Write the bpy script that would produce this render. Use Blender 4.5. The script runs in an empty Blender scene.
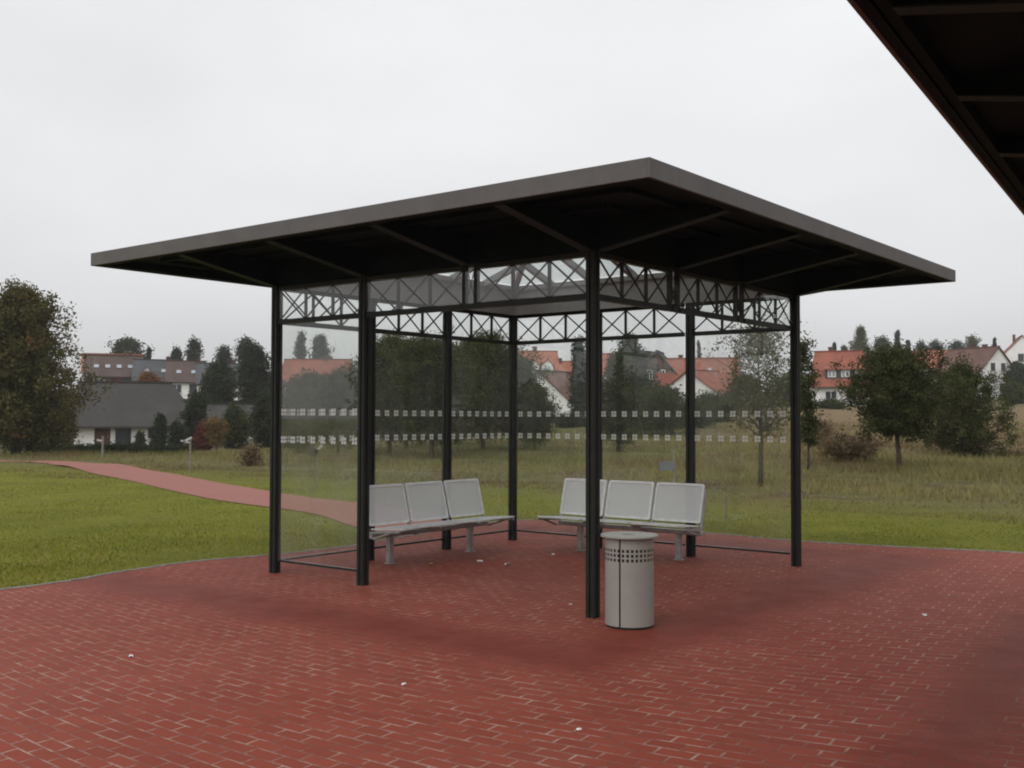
import bpy, math, random
import numpy as np
from mathutils import Vector, Matrix

random.seed(7)
RNG = np.random.default_rng(7)
S = bpy.context.scene
COL = S.collection
PI = math.pi

# ------------------------------------------------------------------ camera numbers
F, PITCH, ROLL, EYE = 1073.74, 0.0323, 0.0026, 1.70
YA = 0.6691                       # yaw of the shelter
BAY = 1.387
HALF = 1.5 * BAY
OV = 1.432
UX = Vector((math.cos(YA), -math.sin(YA), 0))
VX = Vector((math.sin(YA), math.cos(YA), 0))
CAM_ROT = Matrix.Rotation(PI / 2 + PITCH, 3, 'X') @ Matrix.Rotation(ROLL, 3, 'Z')
CAM_LOC = Vector((0, 0, EYE))
CORNER = Vector((0.6972, 9.2621, 0))
CENTRE = CORNER - UX * HALF + VX * HALF


def ray(px, py):
    return CAM_ROT @ Vector(((px - 512) / F, -(py - 384) / F, -1.0))


# ------------------------------------------------------------------ terrain
_PY = [0, 20, 40, 60, 95, 110, 140, 170, 220, 300, 600, 1500, 4000]
_PL = [0, 0, 0, -.35, -1.15, -.8, 1.6, 3.0, 4.5, 6, 9, 14, 14]
_PM = [0, 0, .05, .45, 1.5, 2.1, 3.2, 4.2, 5.6, 7.5, 11, 15, 15]
_PR = [0, 0, .45, 1.0, 2.1, 2.6, 3.8, 5.4, 7.6, 9.5, 12, 16, 16]


def height(X, Y):
    X = np.asarray(X, float)
    Y = np.asarray(Y, float)
    t = np.clip(X / np.maximum(Y, 8.0), -.42, .42)
    l, m, r = np.interp(Y, _PY, _PL), np.interp(Y, _PY, _PM), np.interp(Y, _PY, _PR)
    a = np.clip(-t / .3, 0, 1)
    b = np.clip(t / .3, 0, 1)
    a = a * a * (3 - 2 * a)
    b = b * b * (3 - 2 * b)
    z = m * (1 - a - b) + l * a + r * b
    w = np.clip((Y - 24) / 20, 0, 1)
    z = z + w * (.07 * np.sin(X * .9 + .3 * Y) * np.sin(Y * .55 - .2 * X) + .05 * np.sin(X * .31 + 1.3) * np.cos(Y * .23))
    return z - .02


def hz(x, y):
    return float(height(x, y))


def on_ground(px, py):
    d = ray(px, py)
    t = 3.0
    while t < 900:
        p = CAM_LOC + d * t
        if p.z <= hz(p.x, p.y):
            return Vector((p.x, p.y, hz(p.x, p.y)))
        t += .05
    return CAM_LOC + d * 900


def on_flat(px, py, z=0.0):
    d = ray(px, py)
    return CAM_LOC + d * ((z - EYE) / d.z)


def at_y(px, py, Y):
    d = ray(px, py)
    return CAM_LOC + d * (Y / d.y)


# ------------------------------------------------------------------ node helpers
class NT:
    def __init__(s, name):
        s.m = bpy.data.materials.new(name)
        s.m.use_nodes = True
        s.t = s.m.node_tree
        s.t.nodes.clear()
        s.out = s.t.nodes.new('ShaderNodeOutputMaterial')

    def n(s, typ, ins=None, **kw):
        nd = s.t.nodes.new('ShaderNode' + typ)
        for k, v in kw.items():
            setattr(nd, k, v)
        for k, v in (ins or {}).items():
            s.put(nd.inputs[k], v)
        return nd

    def put(s, sock, v):
        if hasattr(v, 'is_output'):
            s.t.links.new(v, sock)
        elif isinstance(v, (tuple, list)) and sock.type == 'RGBA' and len(v) == 3:
            sock.default_value = (*v, 1)
        else:
            sock.default_value = v

    def math(s, op, a, b=None, c=None, clamp=False):
        nd = s.t.nodes.new('ShaderNodeMath')
        nd.operation = op
        nd.use_clamp = clamp
        for i, v in enumerate((a, b, c)):
            if v is not None:
                s.put(nd.inputs[i], v)
        return nd.outputs[0]

    def mix(s, fac, a, b, blend='MIX'):
        nd = s.t.nodes.new('ShaderNodeMix')
        nd.data_type = 'RGBA'
        nd.blend_type = blend
        s.put(nd.inputs[0], fac)
        s.put(nd.inputs[6], a)
        s.put(nd.inputs[7], b)
        return nd.outputs[2]

    def noise(s, vec, scale, detail=3, rough=.55):
        nd = s.n('TexNoise', {'Scale': scale, 'Detail': detail, 'Roughness': rough})
        if vec is not None:
            s.put(nd.inputs['Vector'], vec)
        return nd.outputs[0]

    def step(s, v, a, b, lo=0.0, hi=1.0):
        nd = s.n('MapRange', {'From Min': a, 'From Max': b, 'To Min': lo, 'To Max': hi}, interpolation_type='SMOOTHSTEP')
        s.put(nd.inputs['Value'], v)
        return nd.outputs[0]

    def obj(s):
        return s.n('TexCoord').outputs['Object']

    def bsdf(s, col, rough=.6, metal=0, spec=.5, bump=None, bstr=.3, bdist=.01, **ex):
        nd = s.n('BsdfPrincipled', {'Base Color': col, 'Roughness': rough, 'Metallic': metal, 'Specular IOR Level': spec})
        for k, v in ex.items():
            s.put(nd.inputs[k.replace('_', ' ')], v)
        if bump is not None:
            b = s.n('Bump', {'Height': bump, 'Strength': bstr, 'Distance': bdist})
            s.t.links.new(b.outputs[0], nd.inputs['Normal'])
        return nd.outputs[0]

    def done(s, sh):
        s.t.links.new(sh, s.out.inputs['Surface'])
        return s.m


def simple(name, col, rough=.6, metal=0, var=.18, scale=6, spec=.5, bump=0):
    t = NT(name)
    o = t.obj()
    nz = t.noise(o, scale, 5)
    nz2 = t.noise(o, scale * 7, 3)
    f = t.math('ADD', t.math('MULTIPLY', nz, .7), t.math('MULTIPLY', nz2, .3))
    d = tuple(c * (1 - var * 1.6) for c in col)
    l = tuple(min(1, c * (1 + var * 1.6)) for c in col)
    c = t.mix(t.step(f, .3, .7), d, l)
    r = t.math('ADD', rough - .08, t.math('MULTIPLY', nz2, .16))
    return t.done(t.bsdf(c, r, metal, spec, nz2 if bump else None, bump or .1))


# ------------------------------------------------------------------ mesh helpers
class MB:
    def __init__(s):
        s.v = []
        s.f = []

    def add(s, vs, fs):
        k = len(s.v)
        s.v += [tuple(v) for v in vs]
        s.f += [tuple(i + k for i in f) for f in fs]
        return s

    def box(s, c, size, mtx=None):
        a, b, d = (x / 2 for x in size)
        vs = [Vector((x, y, z)) for x in (-a, a) for y in (-b, b) for z in (-d, d)]
        if mtx is not None:
            vs = [mtx @ v for v in vs]
        vs = [v + Vector(c) for v in vs]
        return s.add(vs, [(0, 1, 3, 2), (4, 6, 7, 5), (0, 4, 5, 1), (2, 3, 7, 6), (0, 2, 6, 4), (1, 5, 7, 3)])

    def span(s, lo, hi):
        return s.box([(a + b) / 2 for a, b in zip(lo, hi)], [abs(b - a) for a, b in zip(lo, hi)])

    def bar(s, p, q, w, h=None, up=Vector((0, 0, 1))):
        """square bar from p to q"""
        p, q = Vector(p), Vector(q)
        h = h or w
        d = (q - p).normalized()
        if abs(d.dot(up)) > .98:
            up = Vector((0, 1, 0))
        x = d.cross(up).normalized()
        y = x.cross(d).normalized()
        vs = []
        for e in (p, q):
            for i, j in ((-1, -1), (1, -1), (1, 1), (-1, 1)):
                vs.append(e + x * (i * w / 2) + y * (j * h / 2))
        return s.add(vs, [(0, 1, 2, 3), (7, 6, 5, 4), (0, 4, 5, 1), (1, 5, 6, 2), (2, 6, 7, 3), (3, 7, 4, 0)])

    def tube(s, pts, rads, n=8, cap=True):
        pts = [Vector(p) for p in pts]
        k = len(s.v)
        for i, p in enumerate(pts):
            d = (pts[min(i + 1, len(pts) - 1)] - pts[max(i - 1, 0)]).normalized()
            a = Vector((1, 0, 0)) if abs(d.x) < .8 else Vector((0, 1, 0))
            x = d.cross(a).normalized()
            y = d.cross(x).normalized()
            r = rads[i] if hasattr(rads, '__len__') else rads
            for j in range(n):
                t = 2 * PI * j / n
                s.v.append(tuple(p + x * (r * math.cos(t)) + y * (r * math.sin(t))))
        for i in range(len(pts) - 1):
            for j in range(n):
                a, b = k + i * n + j, k + i * n + (j + 1) % n
                s.f.append((a, b, b + n, a + n))
        if cap:
            s.f.append(tuple(k + j for j in range(n))[::-1])
            s.f.append(tuple(k + (len(pts) - 1) * n + j for j in range(n)))
        return s

    def lathe(s, prof, n=48, c=(0, 0, 0)):
        k = len(s.v)
        for r, z in prof:
            for j in range(n):
                t = 2 * PI * j / n
                s.v.append((c[0] + r * math.cos(t), c[1] + r * math.sin(t), c[2] + z))
        for i in range(len(prof) - 1):
            for j in range(n):
                a, b = k + i * n + j, k + i * n + (j + 1) % n
                s.f.append((a, b, b + n, a + n))
        return s

    def prism(s, top, thick):
        """polygon extruded straight down by thick"""
        n = len(top)
        vs = [Vector(p) for p in top] + [Vector(p) - Vector((0, 0, thick)) for p in top]
        fs = [tuple(range(n)), tuple(range(2 * n - 1, n - 1, -1))]
        for i in range(n):
            j = (i + 1) % n
            fs.append((i, i + n, j + n, j))
        return s.add(vs, fs)

    def build(s, name, mat, parent=None, bevel=0, smooth=False, loc=None):
        me = bpy.data.meshes.new(name)
        me.from_pydata(s.v, [], s.f)
        me.update()
        me.materials.append(mat)
        o = bpy.data.objects.new(name, me)
        COL.objects.link(o)
        if parent is not None:
            o.parent = parent
        if loc is not None:
            o.location = loc
        if smooth:
            me.shade_smooth()
        if bevel:
            md = o.modifiers.new('bevel', 'BEVEL')
            md.width = bevel
            md.segments = 2
            md.limit_method = 'ANGLE'
            md.angle_limit = .6
        return o


def tag(o, label=None, cat=None, group=None, kind=None):
    if label:
        o['label'] = label
    if cat:
        o['category'] = cat
    if group:
        o['group'] = group
    if kind:
        o['kind'] = kind
    return o


def thing(name, label, cat, loc=(0, 0, 0), rz=0, group=None):
    o = bpy.data.objects.new(name, None)
    o.empty_display_size = .3
    COL.objects.link(o)
    o.location = loc
    o.rotation_euler = (0, 0, rz)
    return tag(o, label, cat, group)


def copy_tree(o, parent=None):
    c = o.copy()
    COL.objects.link(c)
    c.parent = parent
    for ch in list(o.children):
        copy_tree(ch, c)
    return c


# ------------------------------------------------------------------ world, sun
W = bpy.data.worlds.new('World')
S.world = W
W.use_nodes = True
wt = W.node_tree
wt.nodes.clear()
SUN_EL, SUN_AZ = math.radians(52), math.radians(205)      # azimuth clockwise from +Y
wo = wt.nodes.new('ShaderNodeOutputWorld')
bg1 = wt.nodes.new('ShaderNodeBackground')
bg2 = wt.nodes.new('ShaderNodeBackground')
addw = wt.nodes.new('ShaderNodeAddShader')
sky = wt.nodes.new('ShaderNodeTexSky')
sky.sky_type = 'NISHITA'
sky.sun_disc = False
sky.sun_elevation = SUN_EL
sky.sun_rotation = SUN_AZ
sky.dust_density = 5
hs = wt.nodes.new('ShaderNodeHueSaturation')
hs.inputs['Saturation'].default_value = .25
wt.links.new(sky.outputs[0], hs.inputs['Color'])
wt.links.new(hs.outputs[0], bg1.inputs['Color'])
bg1.inputs['Strength'].default_value = .05
# cloud deck: almost even grey, a little brighter overhead
tc = wt.nodes.new('ShaderNodeTexCoord')
sep = wt.nodes.new('ShaderNodeSeparateXYZ')
wt.links.new(tc.outputs['Generated'], sep.inputs[0])
ramp = wt.nodes.new('ShaderNodeValToRGB')
e = ramp.color_ramp.elements
e[0].position, e[0].color = 0.0, (.485, .485, .49, 1)
e[1].position, e[1].color = 1.0, (.93, .935, .935, 1)
k = e.new(.12)
k.color = (.575, .575, .585, 1)
k = e.new(.38)
k.color = (.685, .69, .69, 1)
wt.links.new(sep.outputs['Z'], ramp.inputs[0])
mp = wt.nodes.new('ShaderNodeMapping')
mp.inputs['Scale'].default_value = (1, 1, 2.6)
wt.links.new(tc.outputs['Generated'], mp.inputs[0])
cn = wt.nodes.new('ShaderNodeTexNoise')
cn.inputs['Scale'].default_value = 2.2
cn.inputs['Detail'].default_value = 5
wt.links.new(mp.outputs[0], cn.inputs['Vector'])
mr = wt.nodes.new('ShaderNodeMapRange')
mr.inputs['From Min'].default_value = .3
mr.inputs['From Max'].default_value = .7
mr.inputs['To Min'].default_value = .90
mr.inputs['To Max'].default_value = 1.07
wt.links.new(cn.outputs[0], mr.inputs['Value'])
mulw = wt.nodes.new('ShaderNodeVectorMath')
mulw.operation = 'MULTIPLY'
wt.links.new(ramp.outputs[0], mulw.inputs[0])
wt.links.new(mr.outputs[0], mulw.inputs[1])
wt.links.new(mulw.outputs[0], bg2.inputs['Color'])
bg2.inputs['Strength'].default_value = 1.10
wt.links.new(bg1.outputs[0], addw.inputs[0])
wt.links.new(bg2.outputs[0], addw.inputs[1])
wt.links.new(addw.outputs[0], wo.inputs['Surface'])

sl = bpy.data.lights.new('sun', 'SUN')
sl.energy = .5
sl.angle = math.radians(35)
sl.color = (1, .97, .93)
so = bpy.data.objects.new('sun', sl)
COL.objects.link(so)
sd = Vector((math.sin(SUN_AZ) * math.cos(SUN_EL), math.cos(SUN_AZ) * math.cos(SUN_EL), math.sin(SUN_EL)))
so.rotation_euler = sd.to_track_quat('Z', 'Y').to_euler()

# ------------------------------------------------------------------ materials
M = {}
M['post'] = simple('dark_grey_paint', (.0135, .016, .0135), .5, var=.2, scale=9, spec=.3)
M['fascia'] = simple('grey_brown_fascia_paint', (.105, .101, .096), .6, var=.08, scale=4, spec=.35)
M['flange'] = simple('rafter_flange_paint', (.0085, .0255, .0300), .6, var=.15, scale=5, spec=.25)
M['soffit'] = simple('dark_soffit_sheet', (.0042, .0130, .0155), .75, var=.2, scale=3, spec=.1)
M['inner'] = simple('grey_inner_fascia', (.20, .20, .195), .55, var=.08, scale=4)
M['bars'] = simple('grey_glazing_bar', (.20, .20, .195), .5, var=.08)
M['seat_steel'] = simple('pale_grey_enamel', (.64, .64, .635), .42, var=.08, scale=12)
M['beam_steel'] = simple('galvanised_grey', (.36, .36, .35), .45, .3, var=.15, scale=14)
M['bin'] = simple('bin_grey_beige', (.305, .300, .272), .5, .1, var=.04, scale=3, spec=.4)
M['black'] = simple('black_gap', (.008, .008, .008), .7)
M['white_wall'] = simple('white_render', (.80, .79, .77), .85, var=.06, scale=.7)
M['cream_wall'] = simple('cream_render', (.55, .50, .42), .85, var=.08, scale=.7)
M['grey_wall'] = simple('grey_render', (.33, .33, .32), .85, var=.1, scale=.7)
M['wood_wall'] = simple('brown_boarding', (.10, .062, .042), .75, var=.2, scale=2)
M['trim_white'] = simple('white_trim', (.72, .72, .70), .5, var=.03)
M['trim_dark'] = simple('dark_trim', (.045, .035, .03), .5, var=.1)
M['pane'] = simple('dark_window', (.035, .04, .045), .12, var=.2, scale=1)
M['skypane'] = simple('roof_window_glass', (.30, .33, .36), .08, var=.1, scale=1)
M['litter'] = simple('white_paper', (.72, .72, .70), .8, var=.05)
M['litter_yellow'] = simple('yellow_wrapper', (.62, .46, .12), .6, var=.05)
M['wood_post'] = simple('weathered_wood', (.20, .17, .14), .85, var=.25, scale=20)
M['sign_grey'] = simple('grey_sign_sheet', (.13, .15, .17), .5, var=.08)
M['kerb'] = simple('concrete_kerb', (.20, .19, .17), .85, var=.2, scale=8)
M['stone'] = simple('pale_stone', (.34, .31, .27), .9, var=.2, scale=3)
M['board_grey'] = simple('pale_grey_board', (.42, .42, .42), .7, var=.1)
M['car'] = simple('white_car_paint', (.72, .73, .74), .25, var=.02)
M['rubber'] = simple('tyre_rubber', (.02, .02, .02), .8)
M['bark'] = simple('grey_brown_bark', (.055, .045, .036), .9, var=.3, scale=12, bump=.4)
M['pine_bark'] = simple('reddish_bark', (.075, .048, .034), .9, var=.3, scale=12, bump=.4)


def roof_mat(name, col, row=.34):
    t = NT(name)
    o = t.obj()
    n1 = t.noise(o, .6, 5)
    n2 = t.noise(o, 5, 3)
    c = t.mix(t.step(n1, .3, .7), tuple(x * .78 for x in col), tuple(x * 1.18 for x in col))
    c = t.mix(t.step(n2, .45, .75, 0, .45), c, tuple(x * .6 for x in col))
    sp = t.n('SeparateXYZ', {'Vector': o})
    w = t.math('FRACT', t.math('DIVIDE', sp.outputs['Z'], row * .6))
    wx = t.math('FRACT', t.math('DIVIDE', sp.outputs['X'], .3))
    h = t.math('ADD', w, t.math('MULTIPLY', t.math('PINGPONG', wx, .5), .5))
    return t.done(t.bsdf(c, .75, 0, .4, h, .7, .04))


M['roof_red'] = roof_mat('red_clay_tiles', (.245, .075, .046))
M['roof_orange'] = roof_mat('orange_clay_tiles', (.30, .105, .060))
M['roof_brown'] = roof_mat('brown_tiles', (.118, .056, .043))
M['roof_slate'] = roof_mat('grey_slates', (.040, .036, .033))
M['roof_dark'] = roof_mat('dark_brown_tiles', (.072, .046, .038))
M['roof_grey'] = roof_mat('blue_grey_tiles', (.058, .060, .064))


def perforated():
    t = NT('perforated_sheet')
    sp = t.n('SeparateXYZ', {'Vector': t.n('TexCoord').outputs['UV']})
    k = .011

    def cell(v, off=0.0):
        return t.math('SUBTRACT', t.math('FRACT', t.math('ADD', t.math('DIVIDE', v, k), off)), .5)
    a, b = cell(sp.outputs[0]), cell(sp.outputs[1])
    r = t.math('SQRT', t.math('ADD', t.math('MULTIPLY', a, a), t.math('MULTIPLY', b, b)))
    hole = t.math('LESS_THAN', r, .27)
    s = t.bsdf((.60, .605, .61), .42)
    tr = t.n('BsdfTransparent')
    mx = t.n('MixShader', {0: hole, 1: s, 2: tr.outputs[0]})
    return t.done(mx.outputs[0])


M['perf'] = perforated()


def glass_mat(name, film=.05, tint=(.95, .97, .955), seed=0.0, amt=.10):
    """thin clear pane: mirror by Fresnel, the rest passes; an uneven film of damp and dust scatters a little"""
    t = NT(name)
    o = t.obj()
    ge = t.n('NewGeometry')
    dt = t.n('VectorMath', {0: ge.outputs['Normal'], 1: ge.outputs['Incoming']}, operation='DOT_PRODUCT')
    om = t.math('SUBTRACT', 1, t.math('ABSOLUTE', dt.outputs['Value']), clamp=True)
    frv = t.math('ADD', .042, t.math('MULTIPLY', t.math('POWER', om, 5), .958))
    gl = t.n('BsdfGlossy', {'Roughness': .01, 'Color': (1, 1, 1)})
    tr = t.n('BsdfTransparent', {'Color': tint})
    mx = t.n('MixShader', {0: frv, 1: tr.outputs[0], 2: gl.outputs[0]})
    mpn = t.n('Mapping', {'Vector': o, 'Location': (seed, seed * 2, 0), 'Scale': (1, 1, .55)})
    nz = t.noise(mpn.outputs[0], 1.1, 5, .6)
    st = t.noise(t.n('Mapping', {'Vector': o, 'Scale': (9, 9, .7)}).outputs[0], 1.5, 3)
    f = t.math('ADD', film, t.math('MULTIPLY', t.step(nz, .42, .68), amt))
    f = t.math('MULTIPLY', f, t.step(st, .2, .75, .6, 1.15))
    df = t.n('BsdfDiffuse', {'Color': (.62, .63, .62)})
    tl = t.n('BsdfTranslucent', {'Color': (.62, .63, .62)})
    d2 = t.n('MixShader', {0: .5, 1: df.outputs[0], 2: tl.outputs[0]})
    m2 = t.n('MixShader', {0: f, 1: mx.outputs[0], 2: d2.outputs[0]})
    return t.done(m2.outputs[0])


M['glass'] = glass_mat('pane_glass', .015, (.97, .98, .97), amt=.035)
M['glass_damp'] = glass_mat('damp_pane_glass', .02, (.97, .98, .97), seed=3.0, amt=.065)
M['glass_top'] = glass_mat('lattice_glass', .015, (.97, .98, .97), seed=6.0, amt=.03)
M['glass_roof'] = glass_mat('roof_glass', .02, (.93, .95, .945), seed=8.0, amt=.05)
t = NT('frosted_marker')
df = t.n('BsdfDiffuse', {'Color': (.84, .85, .85)})
tl = t.n('BsdfTranslucent', {'Color': (.84, .85, .85)})
tr = t.n('BsdfTransparent', {'Color': (1, 1, 1)})
a1 = t.n('MixShader', {0: .45, 1: df.outputs[0], 2: tl.outputs[0]})
sp = t.n('SeparateXYZ', {'Vector': t.n('TexCoord').outputs['UV']})
au = t.math('ABSOLUTE', t.math('SUBTRACT', t.math('FRACT', sp.outputs[0]), .5))
av = t.math('ABSOLUTE', t.math('SUBTRACT', sp.outputs[1], .5))
inside = t.math('MULTIPLY', t.math('MULTIPLY', t.math('LESS_THAN', au, .225), t.math('GREATER_THAN', au, .022)),
                t.math('MULTIPLY', t.math('LESS_THAN', av, .42), t.math('GREATER_THAN', av, .045)))
a2 = t.n('MixShader', {0: t.math('MULTIPLY', inside, .88), 1: tr.outputs[0], 2: a1.outputs[0]})
M['marker'] = t.done(a2.outputs[0])


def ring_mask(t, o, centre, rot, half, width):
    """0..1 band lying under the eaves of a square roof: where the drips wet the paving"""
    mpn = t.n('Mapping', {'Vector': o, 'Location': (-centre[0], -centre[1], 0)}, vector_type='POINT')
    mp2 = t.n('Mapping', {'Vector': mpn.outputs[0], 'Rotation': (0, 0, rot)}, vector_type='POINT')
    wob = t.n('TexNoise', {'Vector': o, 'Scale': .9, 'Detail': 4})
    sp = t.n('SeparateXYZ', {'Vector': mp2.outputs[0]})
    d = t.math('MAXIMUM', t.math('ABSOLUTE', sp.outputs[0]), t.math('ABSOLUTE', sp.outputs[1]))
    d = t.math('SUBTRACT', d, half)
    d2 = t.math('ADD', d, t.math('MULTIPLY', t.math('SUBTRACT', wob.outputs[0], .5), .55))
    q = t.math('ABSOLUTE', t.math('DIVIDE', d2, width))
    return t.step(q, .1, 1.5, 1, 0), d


def paving(name, centres=(), fade=0.0):
    t = NT(name)
    o = t.obj()
    so_ = t.n('SeparateXYZ', {'Vector': o})
    xc = t.math('MINIMUM', t.math('MAXIMUM', so_.outputs[0], -6.0), 6.5)
    # the courses bend gently across the plaza
    rw_ = t.math('ADD', so_.outputs[1], t.math('MULTIPLY', so_.outputs[0], .66))
    rw_ = t.math('SUBTRACT', rw_, t.math('MULTIPLY', t.math('MULTIPLY', xc, xc), .05))
    al_ = t.math('SUBTRACT', t.math('MULTIPLY', so_.outputs[0], .852), t.math('MULTIPLY', so_.outputs[1], .523))
    rot = t.n('CombineXYZ', {'X': al_, 'Y': t.math('MULTIPLY', rw_, .852)})
    warp = t.n('TexNoise', {'Vector': o, 'Scale': 1.3, 'Detail': 2})
    wv = t.n('VectorMath', {0: warp.outputs[1], 1: (.5, .5, .5)}, operation='SUBTRACT')
    ws = t.n('VectorMath', {0: wv.outputs[0], 'Scale': .02}, operation='SCALE')
    vec = t.n('VectorMath', {0: rot.outputs[0], 1: ws.outputs[0]}, operation='ADD')

    def brick(c1, c2, mort, ms, smooth):
        return t.n('TexBrick', {'Vector': vec.outputs[0], 'Color1': c1, 'Color2': c2, 'Mortar': mort, 'Scale': 1.0,
                                'Mortar Size': ms, 'Mortar Smooth': smooth, 'Bias': 0.0, 'Brick Width': .207, 'Row Height': .113},
                   offset=.5)
    bk = brick((.192, .036, .020), (.230, .045, .025), (0, 0, 0), .0088, .4)
    n_big = t.noise(o, .35, 4)
    n_mid = t.noise(o, 2.6, 5, .6)
    n_fine = t.noise(o, 60, 4, .7)
    col = bk.outputs['Color']
    clean = brick((.192, .036, .020), (.230, .045, .025), (.205, .042, .025), .0088, .4).outputs['Color']
    # worn, sandy joints only in patches; elsewhere the joint is filled with red grit
    jm = t.math('MULTIPLY', t.step(n_mid, .34, .60, .15, 1), t.step(n_big, .30, .52, .65, 1))
    jm = t.math('MULTIPLY', jm, t.step(t.noise(o, 7, 4, .65), .38, .62, .12, 1))
    dry = t.step(n_big, .35, .7)
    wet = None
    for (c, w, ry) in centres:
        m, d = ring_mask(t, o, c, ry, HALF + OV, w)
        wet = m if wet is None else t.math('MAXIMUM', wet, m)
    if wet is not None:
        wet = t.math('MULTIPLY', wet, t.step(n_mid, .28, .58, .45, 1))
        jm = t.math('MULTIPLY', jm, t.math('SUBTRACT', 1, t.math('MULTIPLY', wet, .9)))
    jcol = t.mix(t.noise(o, 30, 2), (.27, .175, .14), (.45, .335, .28))
    joint = t.mix(jm, (.16, .042, .028), jcol)
    c = t.mix(bk.outputs['Fac'], clean, joint)
    c = t.mix(t.step(n_fine, .35, .7, 0, .28), c, (.10, .035, .028))
    c = t.mix(t.math('MULTIPLY', dry, t.step(n_mid, .35, .7, .04, .22)), c, (.31, .13, .10))
    if fade:
        c = t.mix(fade, c, (.33, .19, .165))
    rough = t.step(n_mid, .3, .7, .72, .85)
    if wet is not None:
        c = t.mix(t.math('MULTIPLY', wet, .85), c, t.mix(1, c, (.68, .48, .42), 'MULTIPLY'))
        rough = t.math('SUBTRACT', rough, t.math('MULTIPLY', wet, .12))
    h = t.math('SUBTRACT', t.math('MULTIPLY', n_fine, .25), bk.outputs['Fac'])
    return t.done(t.bsdf(c, rough, 0, .16, h, .55, .006))


def ground_mat():
    t = NT('grass_ground')
    o = t.obj()
    sp = t.n('SeparateXYZ', {'Vector': o})
    X, Y = sp.outputs[0], sp.outputs[1]
    n1 = t.noise(o, .09, 4)
    n2 = t.noise(o, .55, 5, .6)
    n3 = t.noise(o, 5, 5, .65)
    n4 = t.noise(o, 40, 4, .7)
    stretch = t.noise(t.n('Mapping', {'Vector': o, 'Scale': (.25, .9, 1)}).outputs[0], .5, 5, .65)
    lawn = t.mix(t.step(n2, .3, .7), (.118, .138, .014), (.185, .190, .022))
    lawn = t.mix(t.step(n3, .4, .72, 0, .55), lawn, (.20, .165, .040))
    lawn = t.mix(t.step(n4, .5, .8, 0, .6), lawn, (.055, .066, .010))
    mead = t.mix(t.step(stretch, .33, .66), (.085, .100, .032), (.155, .132, .058))
    mead = t.mix(t.step(n3, .45, .7, 0, .55), mead, (.17, .125, .072))
    mead = t.mix(t.step(n2, .48, .66, 0, .75), mead, (.082, .048, .030))
    mead = t.mix(t.step(n4, .5, .8, 0, .55), mead, (.045, .040, .022))
    # meadow lies to the right of and behind the shelter; lawn near the paving and on the left
    edge = t.math('ADD', Y, t.math('MULTIPLY', X, .75))
    edge = t.math('ADD', edge, t.math('MULTIPLY', t.math('SUBTRACT', n2, .5), 8))
    f = t.step(edge, 21, 30)
    side = t.math('MULTIPLY', t.step(t.math('DIVIDE', X, t.math('MAXIMUM', Y, 1.0)), .13, .27), t.step(t.math('ADD', Y, t.math('MULTIPLY', n2, 14)), 38, 58))
    mead = t.mix(t.math('MULTIPLY', side, t.step(stretch, .30, .55, .35, .9)), mead, (.185, .125, .068))
    far = t.step(Y, 105, 175)
    c = t.mix(f, lawn, mead)
    c = t.mix(far, c, t.mix(t.step(n1, .35, .65), (.060, .075, .028), (.115, .098, .050)))
    return t.done(t.bsdf(c, .95, 0, .15, t.math('ADD', n4, n3), .8, .05))


def leaf_mat(name, dark, light, accent=None):
    t = NT(name)
    a = t.n('Attribute', attribute_name='tint')
    c = t.mix(a.outputs['Fac'], dark, light)
    if accent is not None:
        b = t.n('Attribute', attribute_name='turn')
        c = t.mix(b.outputs['Fac'], c, accent)
    d = t.bsdf(c, .75, 0, .12)
    tl = t.n('BsdfTranslucent', {'Color': c})
    mx = t.n('MixShader', {0: .22, 1: d, 2: tl.outputs[0]})
    return t.done(mx.outputs[0])


M['pine'] = leaf_mat('pine_needles', (.022, .030, .009), (.088, .094, .031))
M['pine_dark'] = leaf_mat('dark_needles', (.016, .024, .012), (.056, .064, .028))
M['spruce'] = leaf_mat('spruce_needles', (.022, .036, .022), (.055, .072, .042))
M['oak'] = leaf_mat('turning_oak_leaves', (.034, .040, .011), (.120, .110, .032), (.140, .072, .028))
M['birch'] = leaf_mat('thin_green_leaves', (.055, .070, .028), (.115, .125, .050), (.15, .11, .04))
M['bush'] = leaf_mat('bush_leaves', (.028, .040, .014), (.070, .080, .028))
M['redbush'] = leaf_mat('red_leaves', (.085, .022, .018), (.17, .050, .032))
M['goldbush'] = leaf_mat('gold_leaves', (.11, .075, .025), (.19, .125, .042))
M['drybush'] = leaf_mat('dry_stems', (.105, .072, .038), (.20, .145, .085))
M['orangebush'] = leaf_mat('orange_leaves', (.14, .060, .022), (.22, .10, .035))
M['grass'] = leaf_mat('grass_blades', (.125, .152, .015), (.252, .258, .032), (.30, .22, .08))
M['straw'] = leaf_mat('meadow_blades', (.120, .138, .036), (.262, .222, .092), (.145, .088, .050))

# ------------------------------------------------------------------ ground, plaza, path
xs = np.concatenate([-np.geomspace(2600, 62, 26), np.linspace(-60, 60, 121), np.geomspace(62, 1200, 22)])
ys = np.concatenate([[-300, -200, -100, -60, -40], np.linspace(-30, 90, 121), np.geomspace(92, 1500, 46)])
gx, gy = np.meshgrid(xs, ys)
gz = height(gx, gy)
nx, ny = len(xs), len(ys)
vs = np.stack([gx, gy, gz], -1).reshape(-1, 3)
ii = np.arange(nx * ny).reshape(ny, nx)
fs = np.stack([ii[:-1, :-1], ii[:-1, 1:], ii[1:, 1:], ii[1:, :-1]], -1).reshape(-1, 4)
me = bpy.data.meshes.new('ground')
me.from_pydata(vs.tolist(), [], fs.tolist())
me.shade_smooth()
me.materials.append(ground_mat())
go = bpy.data.objects.new('ground', me)
COL.objects.link(go)
tag(go, 'mown lawn and rough autumn meadow rising to the village', kind='structure')


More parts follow.
